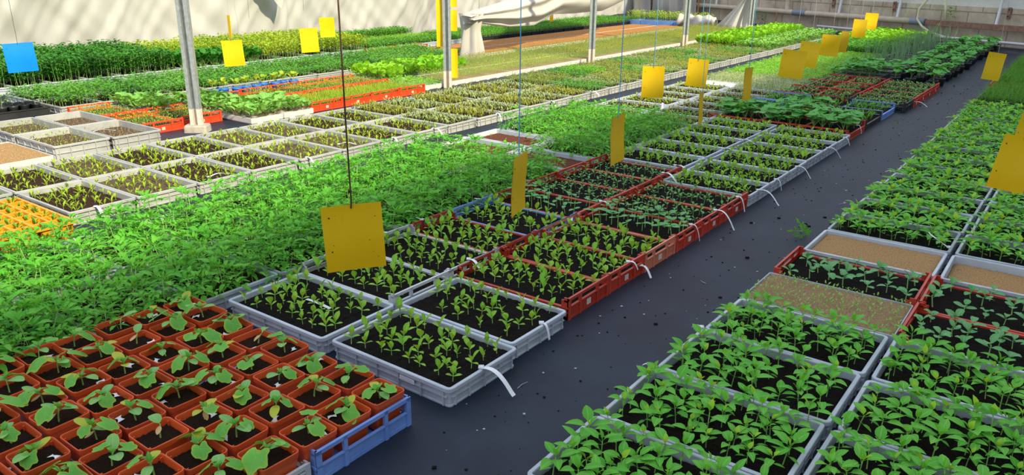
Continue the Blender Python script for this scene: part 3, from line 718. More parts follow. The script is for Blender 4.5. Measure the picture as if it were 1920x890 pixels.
# ------------------------------------------------------------------ tomato bed, rows three and four
for col, vc in ((0, -3.11), (1, -3.735)):
    rn = 'third row left of the aisle' if col == 0 else 'fourth row left of the aisle'
    e = [.39, .80, 1.205, 1.625, 2.03, 2.43, 2.835, 3.24, 3.645, 4.05, 4.455]
    for k in range(10):
        tray('euro', (e[k]+e[k+1])/2, vc, .60, e[k+1]-e[k]-.006, f'grey tray of young tomato plants, {ORD[k]} from front, {rn}', group='front tomato trays', plants='tomato', n=(7,5), jit=.34, miss=.05, edge=-.01, sink=.022, soil='soilb')
    if col == 0:
        tray('euro', 4.66, vc, .60, .395, 'grey tray of bare brown soil behind the front tomatoes, third row', soil='soilr', sink=.03); st = 4.88
    else:
        for k in range(2):
            tray('euro', 4.66+.41*k, vc-.02, .62, .395, f'grey tray of bare reddish soil beside the dark path, {["nearer","farther"][k]} one', group='bare soil trays', soil='soilr', sink=.032, plants='vsage', n=(8,1), jit=.3, miss=.4, ps=.6); st = 5.29
    k = 0
    while st < 6.5:
        tray('euro', st+.2, vc, .60, .398, f'grey tray of tomato plants, {ORD[k]} of the far clump, {rn}', group='far tomato trays', plants='tomatobright', n=(7,5), jit=.34, miss=.03, edge=-.01, sink=.02, soil='soilb'); st += .405; k += 1
    for k in range(6):
        u0 = st + .41*k
        tray('euro', u0+.2, vc, .60, .40, f'tray of sparse seedlings, {ORD[k]} behind the far tomatoes, {rn}', group='trays behind the far tomatoes', plants='vsage' if (k+col) % 3 else 'vleaf', n=(9,5), miss=.08, sink=.02, soil='soilb')
    u0 = st + .41*6
    k = 0
    while u0 < 17.6 + .3*col:
        if k == 0 and col == 1:
            tray('slab', u0+.2, vc, .61, .40, 'empty white tray with pale bottom beside the sunlit dark path', soil='mark', sink=.012, h=.06); u0 += .405; k += 1; continue
        kind = 'sagelow' if u0 < 10.0 else ('limelow' if u0 < 13.6 else ('midbush' if u0 < 15.2 else 'brightpaddle'))
        wd = {'sagelow':'whitish-green','limelow':'lime-green','midbush':'leafy green','brightpaddle':'broad bright-leaved'}[kind]
        tray('slab', u0+.2, vc, .61, .40, f'tray of {wd} seedlings, {ORD[k]} beyond the sparse trays, {rn}', group='far green trays by the lime block', plants=kind, n=(13,9), stuff=True, soil='soilb', h=.06); u0 += .405; k += 1

# ------------------------------------------------------------------ sunlit middle bed
for col, vc in ((0, -4.785), (1, -5.455)):
    rn = "sunlit middle bed's right row" if col == 0 else "sunlit middle bed's left row"
    kk = 0
    for k in range(-1, 38):
        u0 = 1.865 + .405*k
        if col == 0 and k == -1: continue
        if u0 < 5.0: kind, wd, st_ = 'vleaf', 'yellow-green', False
        elif u0 < 7.5: kind, wd, st_ = ('volive' if (k+col) % 2 else 'vsage'), 'grey-green', False
        elif u0 < 13.1: kind, wd, st_ = ['olivelow','sagelow','midlow','olivelow'][(k*3+col*2) % 4], 'low olive', True
        else: kind, wd, st_ = ('greypaddle' if col == 0 else 'brightpaddle'), ('greyish cabbage' if col == 0 else 'bright leafy'), True
        if col == 1 and 8.6 < u0 < 9.0: kind, wd, st_ = 'limelow', 'bright green', True
        n = (9,6) if not st_ else (13,9)
        if kind in ('volive','vsage'): n = (12,8)
        tray('euro', u0+.2, vc, .655, .398, f'grey tray of {wd} seedlings, {ORD[kk]} along the {rn}', group='trays of the sunlit middle bed', mat='beige', plants=kind, n=n, stuff=st_, soil='soild' if k in (1, 4, 5) else 'soilb', sink=.030 if kind == 'vleaf' else .018, h=.08, miss=.10, jit=.3, ps=.88 if kind == 'vleaf' else 1.15); kk += 1

# the yellow multi-cell carrier
def yellow_carrier():
    w, l, h = .70, .36, .115; nx, ny = 7, 4
    t = thing('cell_tray', 'yellow plastic multi-cell tray of small seedlings at the left edge', 'tray', xy(1.60, -4.53), -TH)
    g = G(); m = M['yellowp']
    for i in range(nx+1):
        x = -w/2 + w*i/nx; g.box((x-.007, -l/2, h-.012), (x+.007, l/2, h), m)
    for j in range(ny+1):
        y = -l/2 + l*j/ny; g.box((-w/2, y-.007, h-.0125), (w/2, y+.007, h-.0005), m)
    for i in range(nx):
        for j in range(ny):
            cx, cy = -w/2+w*(i+.5)/nx, -l/2+l*(j+.5)/ny; a, c = w/nx/2-.006, l/ny/2-.006
            p = G(); p.ring(2*a, 2*c, [(.0,h-.01),(.012,.02),(.014,.024),(.004,h-.012)], m, .012, 2, False, False); g.add(p, (cx, cy, 0))
    g.box((-w/2+.01, -l/2+.008, 0), (w/2-.01, l/2-.008, .02), M['black'])
    put('tray_body', g.mesh('tray_body'), t)
    for i in range(nx):
        for j in range(ny):
            cx, cy = -w/2+w*(i+.5)/nx, -l/2+l*(j+.5)/ny
            put('soil', soil_mesh('soilb', None, (i+j) % 4), t, (cx, cy, h-.026), 0, (w/nx-.02, l/ny-.02, 1))
            put('seedling', random.choice(protos('celery', KIND['celery'], 6)[1]), t, (cx, cy, h-.025), U(0, TAU), U(.7,1.0))
yellow_carrier()

# ------------------------------------------------------------------ beds on the far left
def block(name_, u0, u1, v0, v1, style, mat, plants, n, label, group, soil='soilb', h=None, nu=None, stuff=True, sink=None, ps=1.0, miss=.05):
    nu = nu or max(1, round((u1-u0)/.405)); p = (u1-u0)/nu
    for k in range(nu):
        tray(style, u0+p*(k+.5), (v0+v1)/2, v1-v0, p-.005, label.replace('#', ORD[k]), 'crate' if style == 'window' else 'tray', group, h=h, soil=soil, sink=.02 if sink is None else sink, plants=plants, n=n, stuff=stuff, mat=mat, ps=ps, miss=miss)
tray('euro', 2.725, -6.36, .66, .425, 'deep dusty tray of yellowish sprouts, nearer of two by the red crates', h=.12, mat='beige', soil='soild', plants='yellowsprout', n=(13,9), stuff=True, sink=.05)
tray('euro', 3.145, -6.34, .66, .40, 'deep dusty tray of dried sprouts touching the red crate left of post', h=.12, mat='beige', soil='soild', plants='strawsprout', n=(14,9), stuff=True, sink=.05)
tray('euro', 2.725, -7.035, .66, .425, 'deep dusty tray of green-gold sprouts at the left edge, farther one', h=.12, mat='beige', soil='soild', plants='yellowsprout', n=(13,9), stuff=True, sink=.05)
tray('euro', 3.145, -7.02, .66, .40, 'deep dusty tray of sparse dry sprouts in front of the black pots', h=.12, mat='beige', soil='soild', plants='strawsprout', n=(12,8), stuff=True, sink=.055)
tray('slab', 2.27, -6.37, .74, .44, 'white flat tray heaped with brown seed husks at the left edge', mat='poly', soil='vermic', sink=.004, h=.065, plants='strawsprout', n=(22,14), stuff=True, ps=.35)
tray('slab', 1.82, -6.37, .74, .44, 'white flat tray of brown seed husks cut by the left edge', mat='poly', soil='vermic', sink=.004, h=.065)
VR = 'vermilion'
tray('window', 3.60, -6.745, .62, .395, 'vermilion crate of lime sprouts just left of the nearest post', 'crate', mat=VR, soil='soilb', plants='limesprout', n=(24,15), stuff=True, sink=.012, ps=1.15, edge=.03)
tray('window', 4.02, -6.80, .62, .395, 'vermilion crate of lime sprouts behind the nearest post', 'crate', mat=VR, soil='soilb', plants='limesprout', n=(24,15), stuff=True, sink=.012, ps=1.15, edge=.03)
tray('window', 3.60, -7.41, .62, .395, 'vermilion crate of lime sprouts farther left of the nearest post', 'crate', mat=VR, soil='soilb', plants='limesprout', n=(24,15), stuff=True, sink=.012, ps=1.15, edge=.03)
tray('slab', 4.02, -7.44, .62, .395, 'tray of pale broad leaves on dark red stems left of the post', plants='palepaddle', n=(8,6), stuff=True, soil='soilb')
block('x', 4.27, 5.0, -6.74, -6.12, 'slab', 'poly', 'palepaddle', (8,6), 'white tray of pale broad-leaved plants right of the nearest post, # one', 'pale broad-leaved trays', ps=.95)
tray('slab', 4.45, -7.07, .62, .395, 'white tray of broad pale leaves in the row behind its twins', plants='palepaddle', n=(8,6), stuff=True, soil='soilb')
tray('window', 4.85, -7.07, .62, .395, 'vermilion crate of fine sprouts on reddish stems', 'crate', mat=VR, plants='redsprout', n=(18,11), stuff=True, soil='soilb')
block('x', 5.02, 6.68, -6.80, -6.19, 'window', VR, 'grass', (28,18), 'vermilion crate of grassy yellow-green sprouts, # along the front line', 'vermilion crates of grassy sprouts')
block('x', 5.06, 6.70, -7.44, -6.83, 'window', VR, 'limesprout', (24,16), 'vermilion crate of grassy sprouts, # along the back line', 'vermilion crates of grassy sprouts', ps=1.3)
block('x', 6.72, 7.12, -6.90, -6.28, 'slab', 'poly', 'limelow', (13,9), 'white tray of low lime plants beside the second post, # one', 'lime trays by the second post')
block('x', 6.75, 8.35, -7.56, -6.93, 'slab', 'poly', 'brightpaddle', (8,6), 'white tray of tall bright leafy plants behind the second post, # one', 'tall bright leafy trays')
block('x', 7.22, 10.2, -6.90, -6.28, 'slab', 'poly', 'limesprout', (24,15), 'white tray of lime-olive sprouts, # along the line of posts', 'sprout trays along the posts', soil='vermicg', sink=-.002, ps=1.3)
block('x', 10.24, 17.2, -6.90, -6.28, 'slab', 'poly', 'olivesprout', (27,17), 'white tray of olive sprouts, # along the line of posts', 'sprout trays along the posts', soil='vermicg', sink=-.002, ps=1.7)
block('x', 8.38, 17.6, -7.54, -6.92, 'slab', 'poly', 'olivesprout', (27,17), 'white tray of olive sprouts, # along the line behind the posts', 'sprout trays along the posts', soil='vermicg', sink=-.002, ps=1.7)
block('x', 9.60, 17.5, -8.55, -7.90, 'slab', 'poly', None, (1,1), 'white tray of bare brown sowing mix, # along the near line', 'bare sown trays', soil='sown', sink=-.002)
block('x', 9.60, 17.3, -9.22, -8.57, 'slab', 'poly', None, (1,1), 'white tray of bare brown sowing mix, # along the back line', 'bare sown trays', soil='sown', sink=-.002)
block('x', 11.6, 18.6, -10.25, -9.60, 'euro', 'black', 'midlow', (13,9), 'black tray of green seedlings beyond the brown trays, # one, near line', 'black trays beyond the brown trays', ps=1.3)
block('x', 11.6, 18.6, -10.90, -10.27, 'euro', 'black', 'midlow', (13,9), 'black tray of green seedlings beyond the brown trays, # one, back line', 'black trays beyond the brown trays', ps=1.3)
block('x', 3.42, 4.25, -8.52, -7.92, 'euro', 'beige', 'midbush', (8,6), 'dusty tray of leggy green seedlings at left, # one', 'leggy seedling trays at left', nu=2)
block('x', 4.27, 5.7, -8.52, -7.92, 'euro', 'beige', 'lowmid', (9,6), 'grey tray of leafy seedlings at mid left, # from the near end', 'leafy trays at mid left')
block('x', 5.72, 9.5, -8.52, -7.90, 'euro', 'beige', 'lowmid', (10,7), 'grey tray of low green seedlings behind the bright sprouts, # one', 'low green trays behind the sprouts')
block('x', 3.42, 9.5, -9.15, -8.54, 'euro', 'grey', 'lowmid', (10,7), 'grey tray of green seedlings before the tall dark bed, # one', 'green trays before the dark bed')
for j, v0 in enumerate((-10.25, -10.89, -11.42)):
    w = .63 if j < 2 else .51; ln = ['near','middle','wall-side'][j]
    block('x', 2.9, 5.75, v0, v0+w, 'euro', 'grey', 'dark', (10,7), f'grey tray of tall dark plants under the plastic sheet, # in the {ln} line', 'tall dark trays')
    block('x', 5.77, 7.0, v0, v0+w, 'euro', 'grey', 'darkpaddle' if j < 1 else 'goldbush', (8,6), f'tray of {"large dark leaves" if j < 1 else "golden-green plants"} past the dark bed, # in the {ln} line', 'big leaf trays')
    block('x', 7.02, 9.1, v0, v0+w, 'euro', 'grey', 'goldbush', (9,7), f'tray of golden-green bushy plants, # in the {ln} line', 'golden bushy trays')
    block('x', 9.12, 11.55, v0, v0+w, 'euro', 'grey', ['lowmid','limelow','midbush'][j], (11,8), f'tray of {["mid-green","lime","leafy dark-green"][j]} plants near the hanging curtain, # in the {ln} line', 'trays near the curtain')
for k in range(2):
    tray('window', 9.2+.62*k, -9.42, .56, .3, f'empty-looking red crate among the far left beds, {["nearer","farther"][k]} one', 'crate', mat='red', plants='limelow', n=(9,5), stuff=True, rot=math.pi/2)

# ------------------------------------------------------------------ pots
POT = {}
def pot_mesh(w, h, mat, top=None, soilm='soilb'):
    key = (w, h, mat)
    if key in POT: return POT[key]
    g = G(); m = M[mat]
    g.ring(w, w, [(.020,0),(.004,h-.020),(.002,h-.018),(.0,h-.002),(.001,h),(.003,h),(.0045,h-.003),(.008,h-.022),(.010,h-.030)], m, .016, 4, False)
    if w > .1:
        for s in (-1, 1):
            for q in (-1, 1):
                g.box((s*.0435-.0012 + q*.0, q*(w/2-.011)-.003, h-.04), (s*.0435+.0012, q*(w/2-.011)+.003, h-.006), m)
    POT[key] = g.mesh('pot', False); return POT[key]
def round_pot(r, h, mat):
    key = ('r', r, h, mat)
    if key in POT: return POT[key]
    g = G(); g.ring(2*r, 2*r, [(r*.26,0),(r*.03,h-.018),(0,h-.016),(0,h),(.003,h),(.006,h-.02)], M[mat], r*.98, 4, False); POT[key] = g.mesh('pot', True); return POT[key]

def leafmesh(fn, n, name):
    out = []
    for _ in range(n): out.append(fn().mesh(name, True))
    return out
def one_cuke(k=1.0, mat=None):
    g = G(); rad = U(.021,.031)*k
    ln = U(.018,.034); p1 = Vector((ln*.7, 0, ln*.55))
    g.tube([(0,0,0), (ln*.3,0,ln*.5), tuple(p1)], .0013, .0010, L['stem'], 4, False)
    g.disc(p1, 0, U(-.15,.6), rad, cukeleaf, mat or L['cuke'], U(.0,.2), 28, 3, U(.3,1.1), .74); return g
def one_coty(mat=None):
    g = G(); g.leaf((0,0,0), 0, R(U(5,30)), U(.048,.064), U(.026,.034), spat if random.random() < .35 else rnd_, mat or L['coty'], U(.2,1.0), .14, 7, 4, pet=.008, petr=.0014, petmat=L['stem']); return g
CUKE = leafmesh(one_cuke, 8, 'leaf'); COTY = leafmesh(one_coty, 7, 'seed_leaf'); COTYY = leafmesh(lambda: one_coty(L['yellowing']), 3, 'seed_leaf')
def one_bud():
    g = G()
    for i in range(4): g.leaf((0,0,0), i*1.7+U(-.3,.3), R(U(40,75)), U(.016,.026), U(.012,.017), ovate, L['cuke'], .5, .4, 4, pet=.004)
    return g
BUD = leafmesh(one_bud, 4, 'bud')
def one_dead():
    g = G(); g.leaf((0,0,0), 0, R(-40), U(.026,.036), .016, rnd_, L['dead'], U(-1.2,.2), .5, 5, 3, pet=.004); return g
DEAD = leafmesh(one_dead, 4, 'dry_leaf')
def pot_tag():
    g = G(); m = M['tag']
    def fn(a, b):
        x = (a-.5); wd = .010 + .013*(abs(x)*2)**2
        return (x*.026 , (b-.5)*wd, .002*math.sin(a*5))
    g.grid(fn, 8, 2, m); return g.mesh('plant_tag', True)
TAGS = [pot_tag() for _ in range(2)]
def cucumber(t, zs, style):
    h = U(.026,.046); lean = (U(-.010,.010), U(-.010,.010)); a0 = U(0, TAU)
    g = G(); g.tube([(0,0,-.006), (lean[0]*.3,lean[1]*.3,h*.5), (lean[0],lean[1],h)], .0026, .0021, L['stem'], 6)
    s = put('seedling', g.mesh('seedling', True), t, (U(-.012,.012), U(-.012,.012), zs))
    top = (lean[0], lean[1], h*.97)
    if style == 'sad':
        o = put('seed_leaf', random.choice(COTY), s, top, a0); put('dry_leaf', random.choice(DEAD), s, top, a0+2.4); return
    for i in range(2):
        o = put('seed_leaf', random.choice(COTYY if random.random() < .22 else COTY), s, (top[0], top[1], h*.86), a0+i*math.pi+U(-.3,.3), U(.85,1.1))
    nl = {'big':3, 'mid':2, 'small':1}[style]
    for i in range(nl):
        put('leaf', random.choice(CUKE), s, top, a0+1.57+i*2.3+U(-.4,.4), U(.85,1.1)*(1.3 if style == 'big' and i < 2 else 1.0))
    put('bud', random.choice(BUD), s, top, a0, U(.8,1.2))
    if random.random() < .2: put('dry_leaf', random.choice(DEAD), s, (0,0,.03), a0+1.0)

# front crates below the pots
NV, NU_ = 8, 8
def empty_crate(uc, vc, w, l, mat, label, h=.10):
    t = thing('crate', label, 'crate', xy(uc, vc), -TH)
    put('crate_body', body_window(w, l, h, mat, low=.050, slats=False), t); return t
empty_crate(1.385, -1.868, .605, .385, 'blue', 'blue windowed crate holding the red pots nearest the aisle', .105)
empty_crate(.985, -1.878, .60, .385, 'white', 'dirty pale grey crate under the red pots, next to the blue crate', .075)
empty_crate(1.375, -2.50, .60, .385, 'white', 'grey crate hidden under the back left red pots', .075)
empty_crate(.975, -2.51, .60, .385, 'white', 'grey crate hidden under the middle left red pots', .075)
empty_crate(.585, -1.888, .60, .385, 'white', 'grey crate under the red pots at the bottom edge, right', .075)
empty_crate(.575, -2.52, .60, .385, 'white', 'grey crate under the red pots at the bottom edge, left', .075)
PW, PH = .128, .112
for j in range(NU_):
    for i in range(NV):
        u = 1.512 - .1365*j + U(-.006,.006) + (.008 if i % 2 else -.006); v = -1.635 - .1585*i + U(-.006,.006) - .004*j
        if u < .52: continue
        zj = .012 + (U(.0,.014) if (i+j) % 3 == 0 else 0)
        size = 'large' if random.random() < .3 else 'small'
        style = random.choice(['big','mid','mid','mid','small','sad']) if not (j == 0 and i == 0) else 'mid'
        lab = {'big':'bushy young cucumber plant','mid':'young cucumber plant','small':'small cucumber seedling','sad':'wilted cucumber seedling'}[style]
        t = thing('potted_seedling', f'{lab} in a square red pot, {ORD[i]} from aisle, {ORD[j]} row from back', 'potted plant', xy(u, v, zj), -TH + R(U(-3,3)), 'square red pots of cucumber seedlings')
        put('pot', pot_mesh(PW, PH, 'terra'), t)
        put('soil', soil_mesh('soilb', None, (i+j) % 4, .006), t, (0, 0, PH-.020), 0, (PW-.017, PW-.017, 1))
        cucumber(t, PH-.018, style)
        if random.random() < .75:
            o = put('plant_tag', random.choice(TAGS), t, (U(-.038,.038), U(-.045,-.02)*random.choice((-1,1)), PH-.014), U(0, TAU)); o['label'] = 'small white plastic tag lying on the soil'
            o.rotation_euler = (U(-.3,.5), U(-.4,.1), U(0, TAU))

BS = [p_bigsquash(.9, None, 6) for _ in range(5)]; BSM = [x.mesh('plant', True) for x in BS]
for j in range(24):
    for i in range(3):
        u = 10.98 + .265*j + U(-.04,.04); v = -1.60 - .235*i + U(-.04,.04)
        if u > WB(v) - .35: continue
        rn = ['aisle-side line','middle line','inner line'][i]
        t = thing('potted_squash', f'broad-leaved plant in a black pot beyond the red crates, {ORD[j]} along the {rn}', 'potted plant', xy(u, v), U(0, TAU), 'far black pots of broad-leaved plants')
        put('pot', round_pot(.058, .10, 'black'), t); put('soil', soil_mesh('soilb', None, i), t, (0,0,.085), 0, (.075,.075,1))
        put('plant', BSM[(i*7+j*3) % 5], t, (0,0,.085), U(0, TAU), U(.85,1.15))
block('x', 10.95, 12.2, -2.86, -2.26, 'slab', 'black', 'bigsquash', (4,2), 'black tray of broad leaves left of the far pots, # one', 'broad leaf trays by the far pots')
block('x', 12.25, 17.2, -2.86, -2.24, 'slab', 'black', 'onion', (4,3), 'black tray of tall thin onion leaves, # toward the far wall', 'onion trays')
BP = [p_paddle(L['golden'], .13, 6) for _ in range(3)]; BPM = [x.mesh('plant', True) for x in BP]
for k in range(9):
    t = thing('potted_plant', f'yellowish plant in small blue pot, {ORD[k]} in line right of nearest post', 'potted plant', xy(4.95+.13*k, -7.70+U(-.03,.03)), U(0, TAU), 'small blue pots')
    put('pot', round_pot(.055, .085, 'bluepot'), t); put('soil', soil_mesh('soilb', None, k % 4), t, (0,0,.072), 0, (.07,.07,1)); put('plant', BPM[k % 3], t, (0,0,.072), U(0,TAU))
tb = tray('window', 3.02, -8.25, .36, .74, 'black crate holding small black pots at the left edge', 'crate', mat='black', h=.07, sink=.045)
BM = [p_bush(L['pale'], .11, 6, .05, .034) for _ in range(3)]; BMM = [x.mesh('plant', True) for x in BM]
for k in range(14):
    t = thing('potted_plant', f'seedling in a black pot at the left edge, {ORD[k//2]} pot of the {["front","back"][k%2]} line', 'potted plant', xy(2.72+.098*(k//2), -8.17-.13*(k % 2), .02), U(0, TAU), 'small black pots in the black crate')
    put('pot', round_pot(.045, .085, 'black'), t); put('soil', soil_mesh('soild', None, k % 4), t, (0,0,.072), 0, (.058,.058,1)); put('plant', BMM[k % 3], t, (0,0,.072), U(0,TAU))

# ------------------------------------------------------------------ posts
def post_mesh(h, z0):
    g = G(); w, d, t = .095, .06, .004
    def prof(z):
        return [(-w/2,-d/2,z),(-.016,-d/2,z),(-.016,d/2-.016,z),(.016,d/2-.016,z),(.016,-d/2,z),(w/2,-d/2,z),(w/2,d/2,z),(-w/2,d/2,z)]
    a, b = prof(z0), prof(h); n = len(a); i = len(g.v); g.v += a+b
    for m_ in (M['steel'],): k = g.mi(m_)
    for j in range(n):
        q = (j+1) % n; g.f.append((i+j, i+q, i+n+q, i+n+j)); g.uv.append(((0,0),(1,0),(1,1),(0,1))); g.m.append(k)
    g.f.append(tuple(i+n+j for j in range(n))); g.uv.append(((0,0),)*n); g.m.append(k)
    return g
for k, (u, v) in enumerate([(3.80,-6.235),(7.11,-6.215),(10.42,-6.215),(13.74,-6.215),(17.02,-6.215)]):
    t = thing('support_post', ['galvanised grooved post rising from a concrete footing, nearest of the row', 'galvanised post carrying yellow sticky strips on both sides', 'plain galvanised post, third along the row', 'plain galvanised post at the edge of the sprout trays, fourth along', 'thin rusty post at the far end with white film hanging beside it'][k], 'post', xy(u, v), -TH+R(38), 'greenhouse posts')
    foot = G(); 
    b_ = post_mesh(.20, 0); 
    for q in range(len(b_.m)): b_.m[q] = 0
    b_.mats = [M['rustwhite']]
    put('post_base', b_.mesh('post_base'), t); put('shaft', post_mesh(3.2, .20).mesh('shaft'), t)
    if k == 0:
        foot.ring(.20, .15, [(.0,0),(.004,.05),(.012,.062)], M['concrete'], .02, 3); put('footing', foot.mesh('footing'), t)

# ------------------------------------------------------------------ sticky traps hung over the beds
def card(w, h, mat, bend=.0, seed=0, holes=True):
    g = G(); th = .0012
    def f(s):
        def fn(a, b):
            x = (a-.5)*w; z = -h*b
            y = bend*(math.cos(math.pi*(a-.5))-.6) + .004*math.sin(b*5+seed) + s*th
            return (x, y, z)
        return fn
    g.grid(f(-.5), 10, 6, M[mat]); g.grid(f(.5), 10, 6, M[mat])
    rs = random.Random(seed)
    spots = [(-.38,-.17,.0032),(-.38,-.68,.0028)] if holes else []
    spots += [(rs.uniform(-.45,.45), -rs.uniform(.05,.95), rs.uniform(.0008,.0018)) for _ in range(7)]
    for (sx, sz, r) in spots:
        y0 = bend*(math.cos(math.pi*sx)-.6) + .004*math.sin(-sz*5+seed)
        c = [(sx*w + r*math.cos(q*TAU/8), y0-.0016, sz*h + r*math.sin(q*TAU/8)) for q in range(8)]
        i = len(g.v); g.v += c; g.v += [(x, y0+.0016, z) for x, y, z in c]; k = g.mi(M['bug'])
        g.f.append(tuple(range(i, i+8))); g.uv.append(((0,0),)*8); g.m.append(k)
        g.f.append(tuple(range(i+15, i+7, -1))); g.uv.append(((0,0),)*8); g.m.append(k)
    return g
def sticky(u, v, ztop, w, h, face, label, smat='thread', r=.0014, mat='trap', bend=.004, roll=0.0, top=2.9):
    """face = heading of the card's normal away from the camera's line, degrees"""
    p = xy(u, v, ztop); az = math.atan2(p.y, p.x) - math.pi/2
    t = thing('sticky_trap', label, 'sticky trap', p, az + R(face), 'hanging sticky traps')
    c = put('card', card(w, h, mat, bend, int(u*100)).mesh('card', True), t); c.rotation_euler = (0, R(roll), 0)
    g = G(); g.tube([(0,0,-.012), (.002,.001,.02), (0,0,.3), (0,0,top-ztop)], r, r, M[smat], 5); put('wire', g.mesh('wire'), t)
sticky(1.71,-1.94,.645,.203,.235, 4, 'large plain yellow card hanging on a dark wire over the nearest crates', 'rust', .0030, roll=-2.0)
sticky(2.43,-1.76,.71,.17,.235, 71, 'narrow-looking yellow card hanging edge-on over the blue-rimmed crate', 'string', .0022, roll=0)
sticky(3.33,-1.82,.73,.17,.235, 68, 'tilted yellow card on blue string above the red crates', 'string', .0022)
sticky(5.41,-2.68,.70,.165,.235, 8, 'square-on yellow card on blue string beside the far tomato clump', 'string', .0022)
sticky(6.42,-2.76,.66,.175,.235, -10, 'bright yellow card on blue string over the sparse grey trays', 'string', .0022, roll=3)
sticky(5.41,-2.28,.55,.16,.24, 80, 'yellow card seen almost edge-on in front of the squash leaves', 'string', .0018, roll=4)
sticky(5.66,-2.04,.72,.16,.24, 70, 'slim turned yellow card above the big squash leaves', 'string', .0022, roll=3)
sticky(6.92,-2.11,.74,.20,.235, 5, 'mustard card overlapping its neighbour above the blue crates', roll=5)
sticky(7.80,-2.24,.74,.18,.235, -6, 'yellow card partly hidden by the mustard card above the blue crates', roll=5)
sticky(9.40,-2.48,.69,.20,.235, 4, 'bright yellow card above the lime-green block', roll=4)
sticky(9.76,-2.43,.71,.17,.235, 60, 'narrow orange-yellow card turned aside beyond the lime-green block', roll=5)
sticky(11.45,-2.68,.75,.17,.235, 0, 'yellow card hanging before the far wall pipe, left of a pair', roll=2)
sticky(12.76,-2.84,.77,.18,.235, 12, 'yellow card behind its twin, overlapping the far wall pipe', roll=3)
sticky(8.12,-0.73,.72,.17,.235, 36, 'tilted yellow card on white string beside the far feathery seedlings', roll=8)
sticky(4.10,-0.20,.715,.152,.25, 12, 'large yellow card near the right edge over the pepper trays', 'rust', .0016, roll=8)
sticky(5.52,-0.24,.66,.14,.25, 30, 'yellow card cut off by the right edge above the peppers', roll=8)
sticky(4.41,-6.50,.72,.185,.235, -6, 'yellow card right of the nearest post hanging below a yellow stick', roll=-3)
sticky(5.22,-6.39,.79,.175,.235, 10, 'mustard card over the pale broad leaves', roll=-2)
sticky(6.58,-7.70,.77,.18,.235, 6, 'plain yellow card in front of the plastic sheet', roll=-2)
sticky(3.04,-7.63,.72,.235,.25, 3, 'blue sticky card hanging at the left edge', 'bug', .0016, 'trapb', roll=-2)
sticky(13.7,-9.15,.53,.07,.235, 0, 'small yellow card far off under the hanging curtain', roll=0)
t = thing('wooden_stick', 'yellowish flat stick hanging above the yellow card right of the nearest post', 'stick', xy(4.40,-6.49,.745), -TH)
g = G(); g.box((-.02,-.003,0), (.02,.003,.20), M['trap']); put('stick_body', g.mesh('stick'), t)
for k, (dx, z0, z1) in enumerate([(-.085,.48,1.10),(.085,.66,.90),(.085,.93,1.3),(.085,.12,.46),(-.085,1.12,1.6)]):
    p = xy(7.11, -6.215); cdir = Vector((1, -.08, 0)).normalized()
    q = p + cdir*dx
    t = thing('sticky_trap', ['long yellow strip on the left side of the second post', 'yellow strip on the right side of the second post, middle one', 'yellow strip on the right side of the second post, top one', 'yellow strip on the right side of the second post, bottom one', 'upper yellow strip on the left side of the second post'][k], 'sticky trap', (q.x, q.y, z1), 0, 'sticky strips on the second post')
    put('card', card(.075, z1-z0, 'trap', .006, 40+k, False).mesh('card', True), t)
# bare strings
def cord(u, v, z0, label, mat='string', r=.002, z1=2.9, sway=.02):
    g = G(); g.tube([(0,0,0), (sway,0,(z1-z0)*.5), (0,0,z1-z0)], r, r, M[mat], 5)
    o = put('hanging_string', g.mesh('hanging_string'), None, xy(u, v, z0)); tag(o, label, 'string', 'hanging strings')
cord(8.9, -4.42, .10, 'thin dark thread dropping to the trays right of the third post', 'rust', .002)
cord(9.6, -7.75, .10, 'thin dark thread dropping in front of the draped curtain', 'rust', .002)
cord(7.9, -11.1, .55, 'grey thread hanging in front of the white sheet', 'bug', .002)
cord(9.0, -11.1, .62, 'short grey thread hanging before the white sheet, right', 'bug', .002)

# ------------------------------------------------------------------ white label strips tied to the rims
def strip(u, v, z, du, dv, drop, ln, label, wd=.016, curl=0.0):
    """a plastic strip that leaves the rim in direction (du,dv), arcs up a little and falls by drop"""
    d = (xy(du, dv) - xy(0, 0)); d.z = 0; d.normalize(); s = Vector((-d.y, d.x, 0))
    g = G(); th = .0008
    def cen(t): return Vector((0,0,0)) + d*(ln*(t - curl*t*t)) + Vector((0,0,.05*ln*2*math.sin(math.pi*min(1,t*1.1)) - drop*t*t))
    def fn(o):
        return lambda a, b: cen(a) + s*((b-.5)*wd) + Vector((0,0,o))
    g.grid(fn(0), 12, 2, M['tag']); g.grid(fn(-th), 12, 2, M['tag'])
    o = d*-.008
    g.box((o.x-.010, o.y-.010, -.004), (o.x+.010, o.y+.010, .003), M['tag'])
    ob = put('label_strip', g.mesh('label_strip', True), None, xy(u, v, z)); tag(ob, 'white plastic strip ' + label, 'label', 'white label strips')
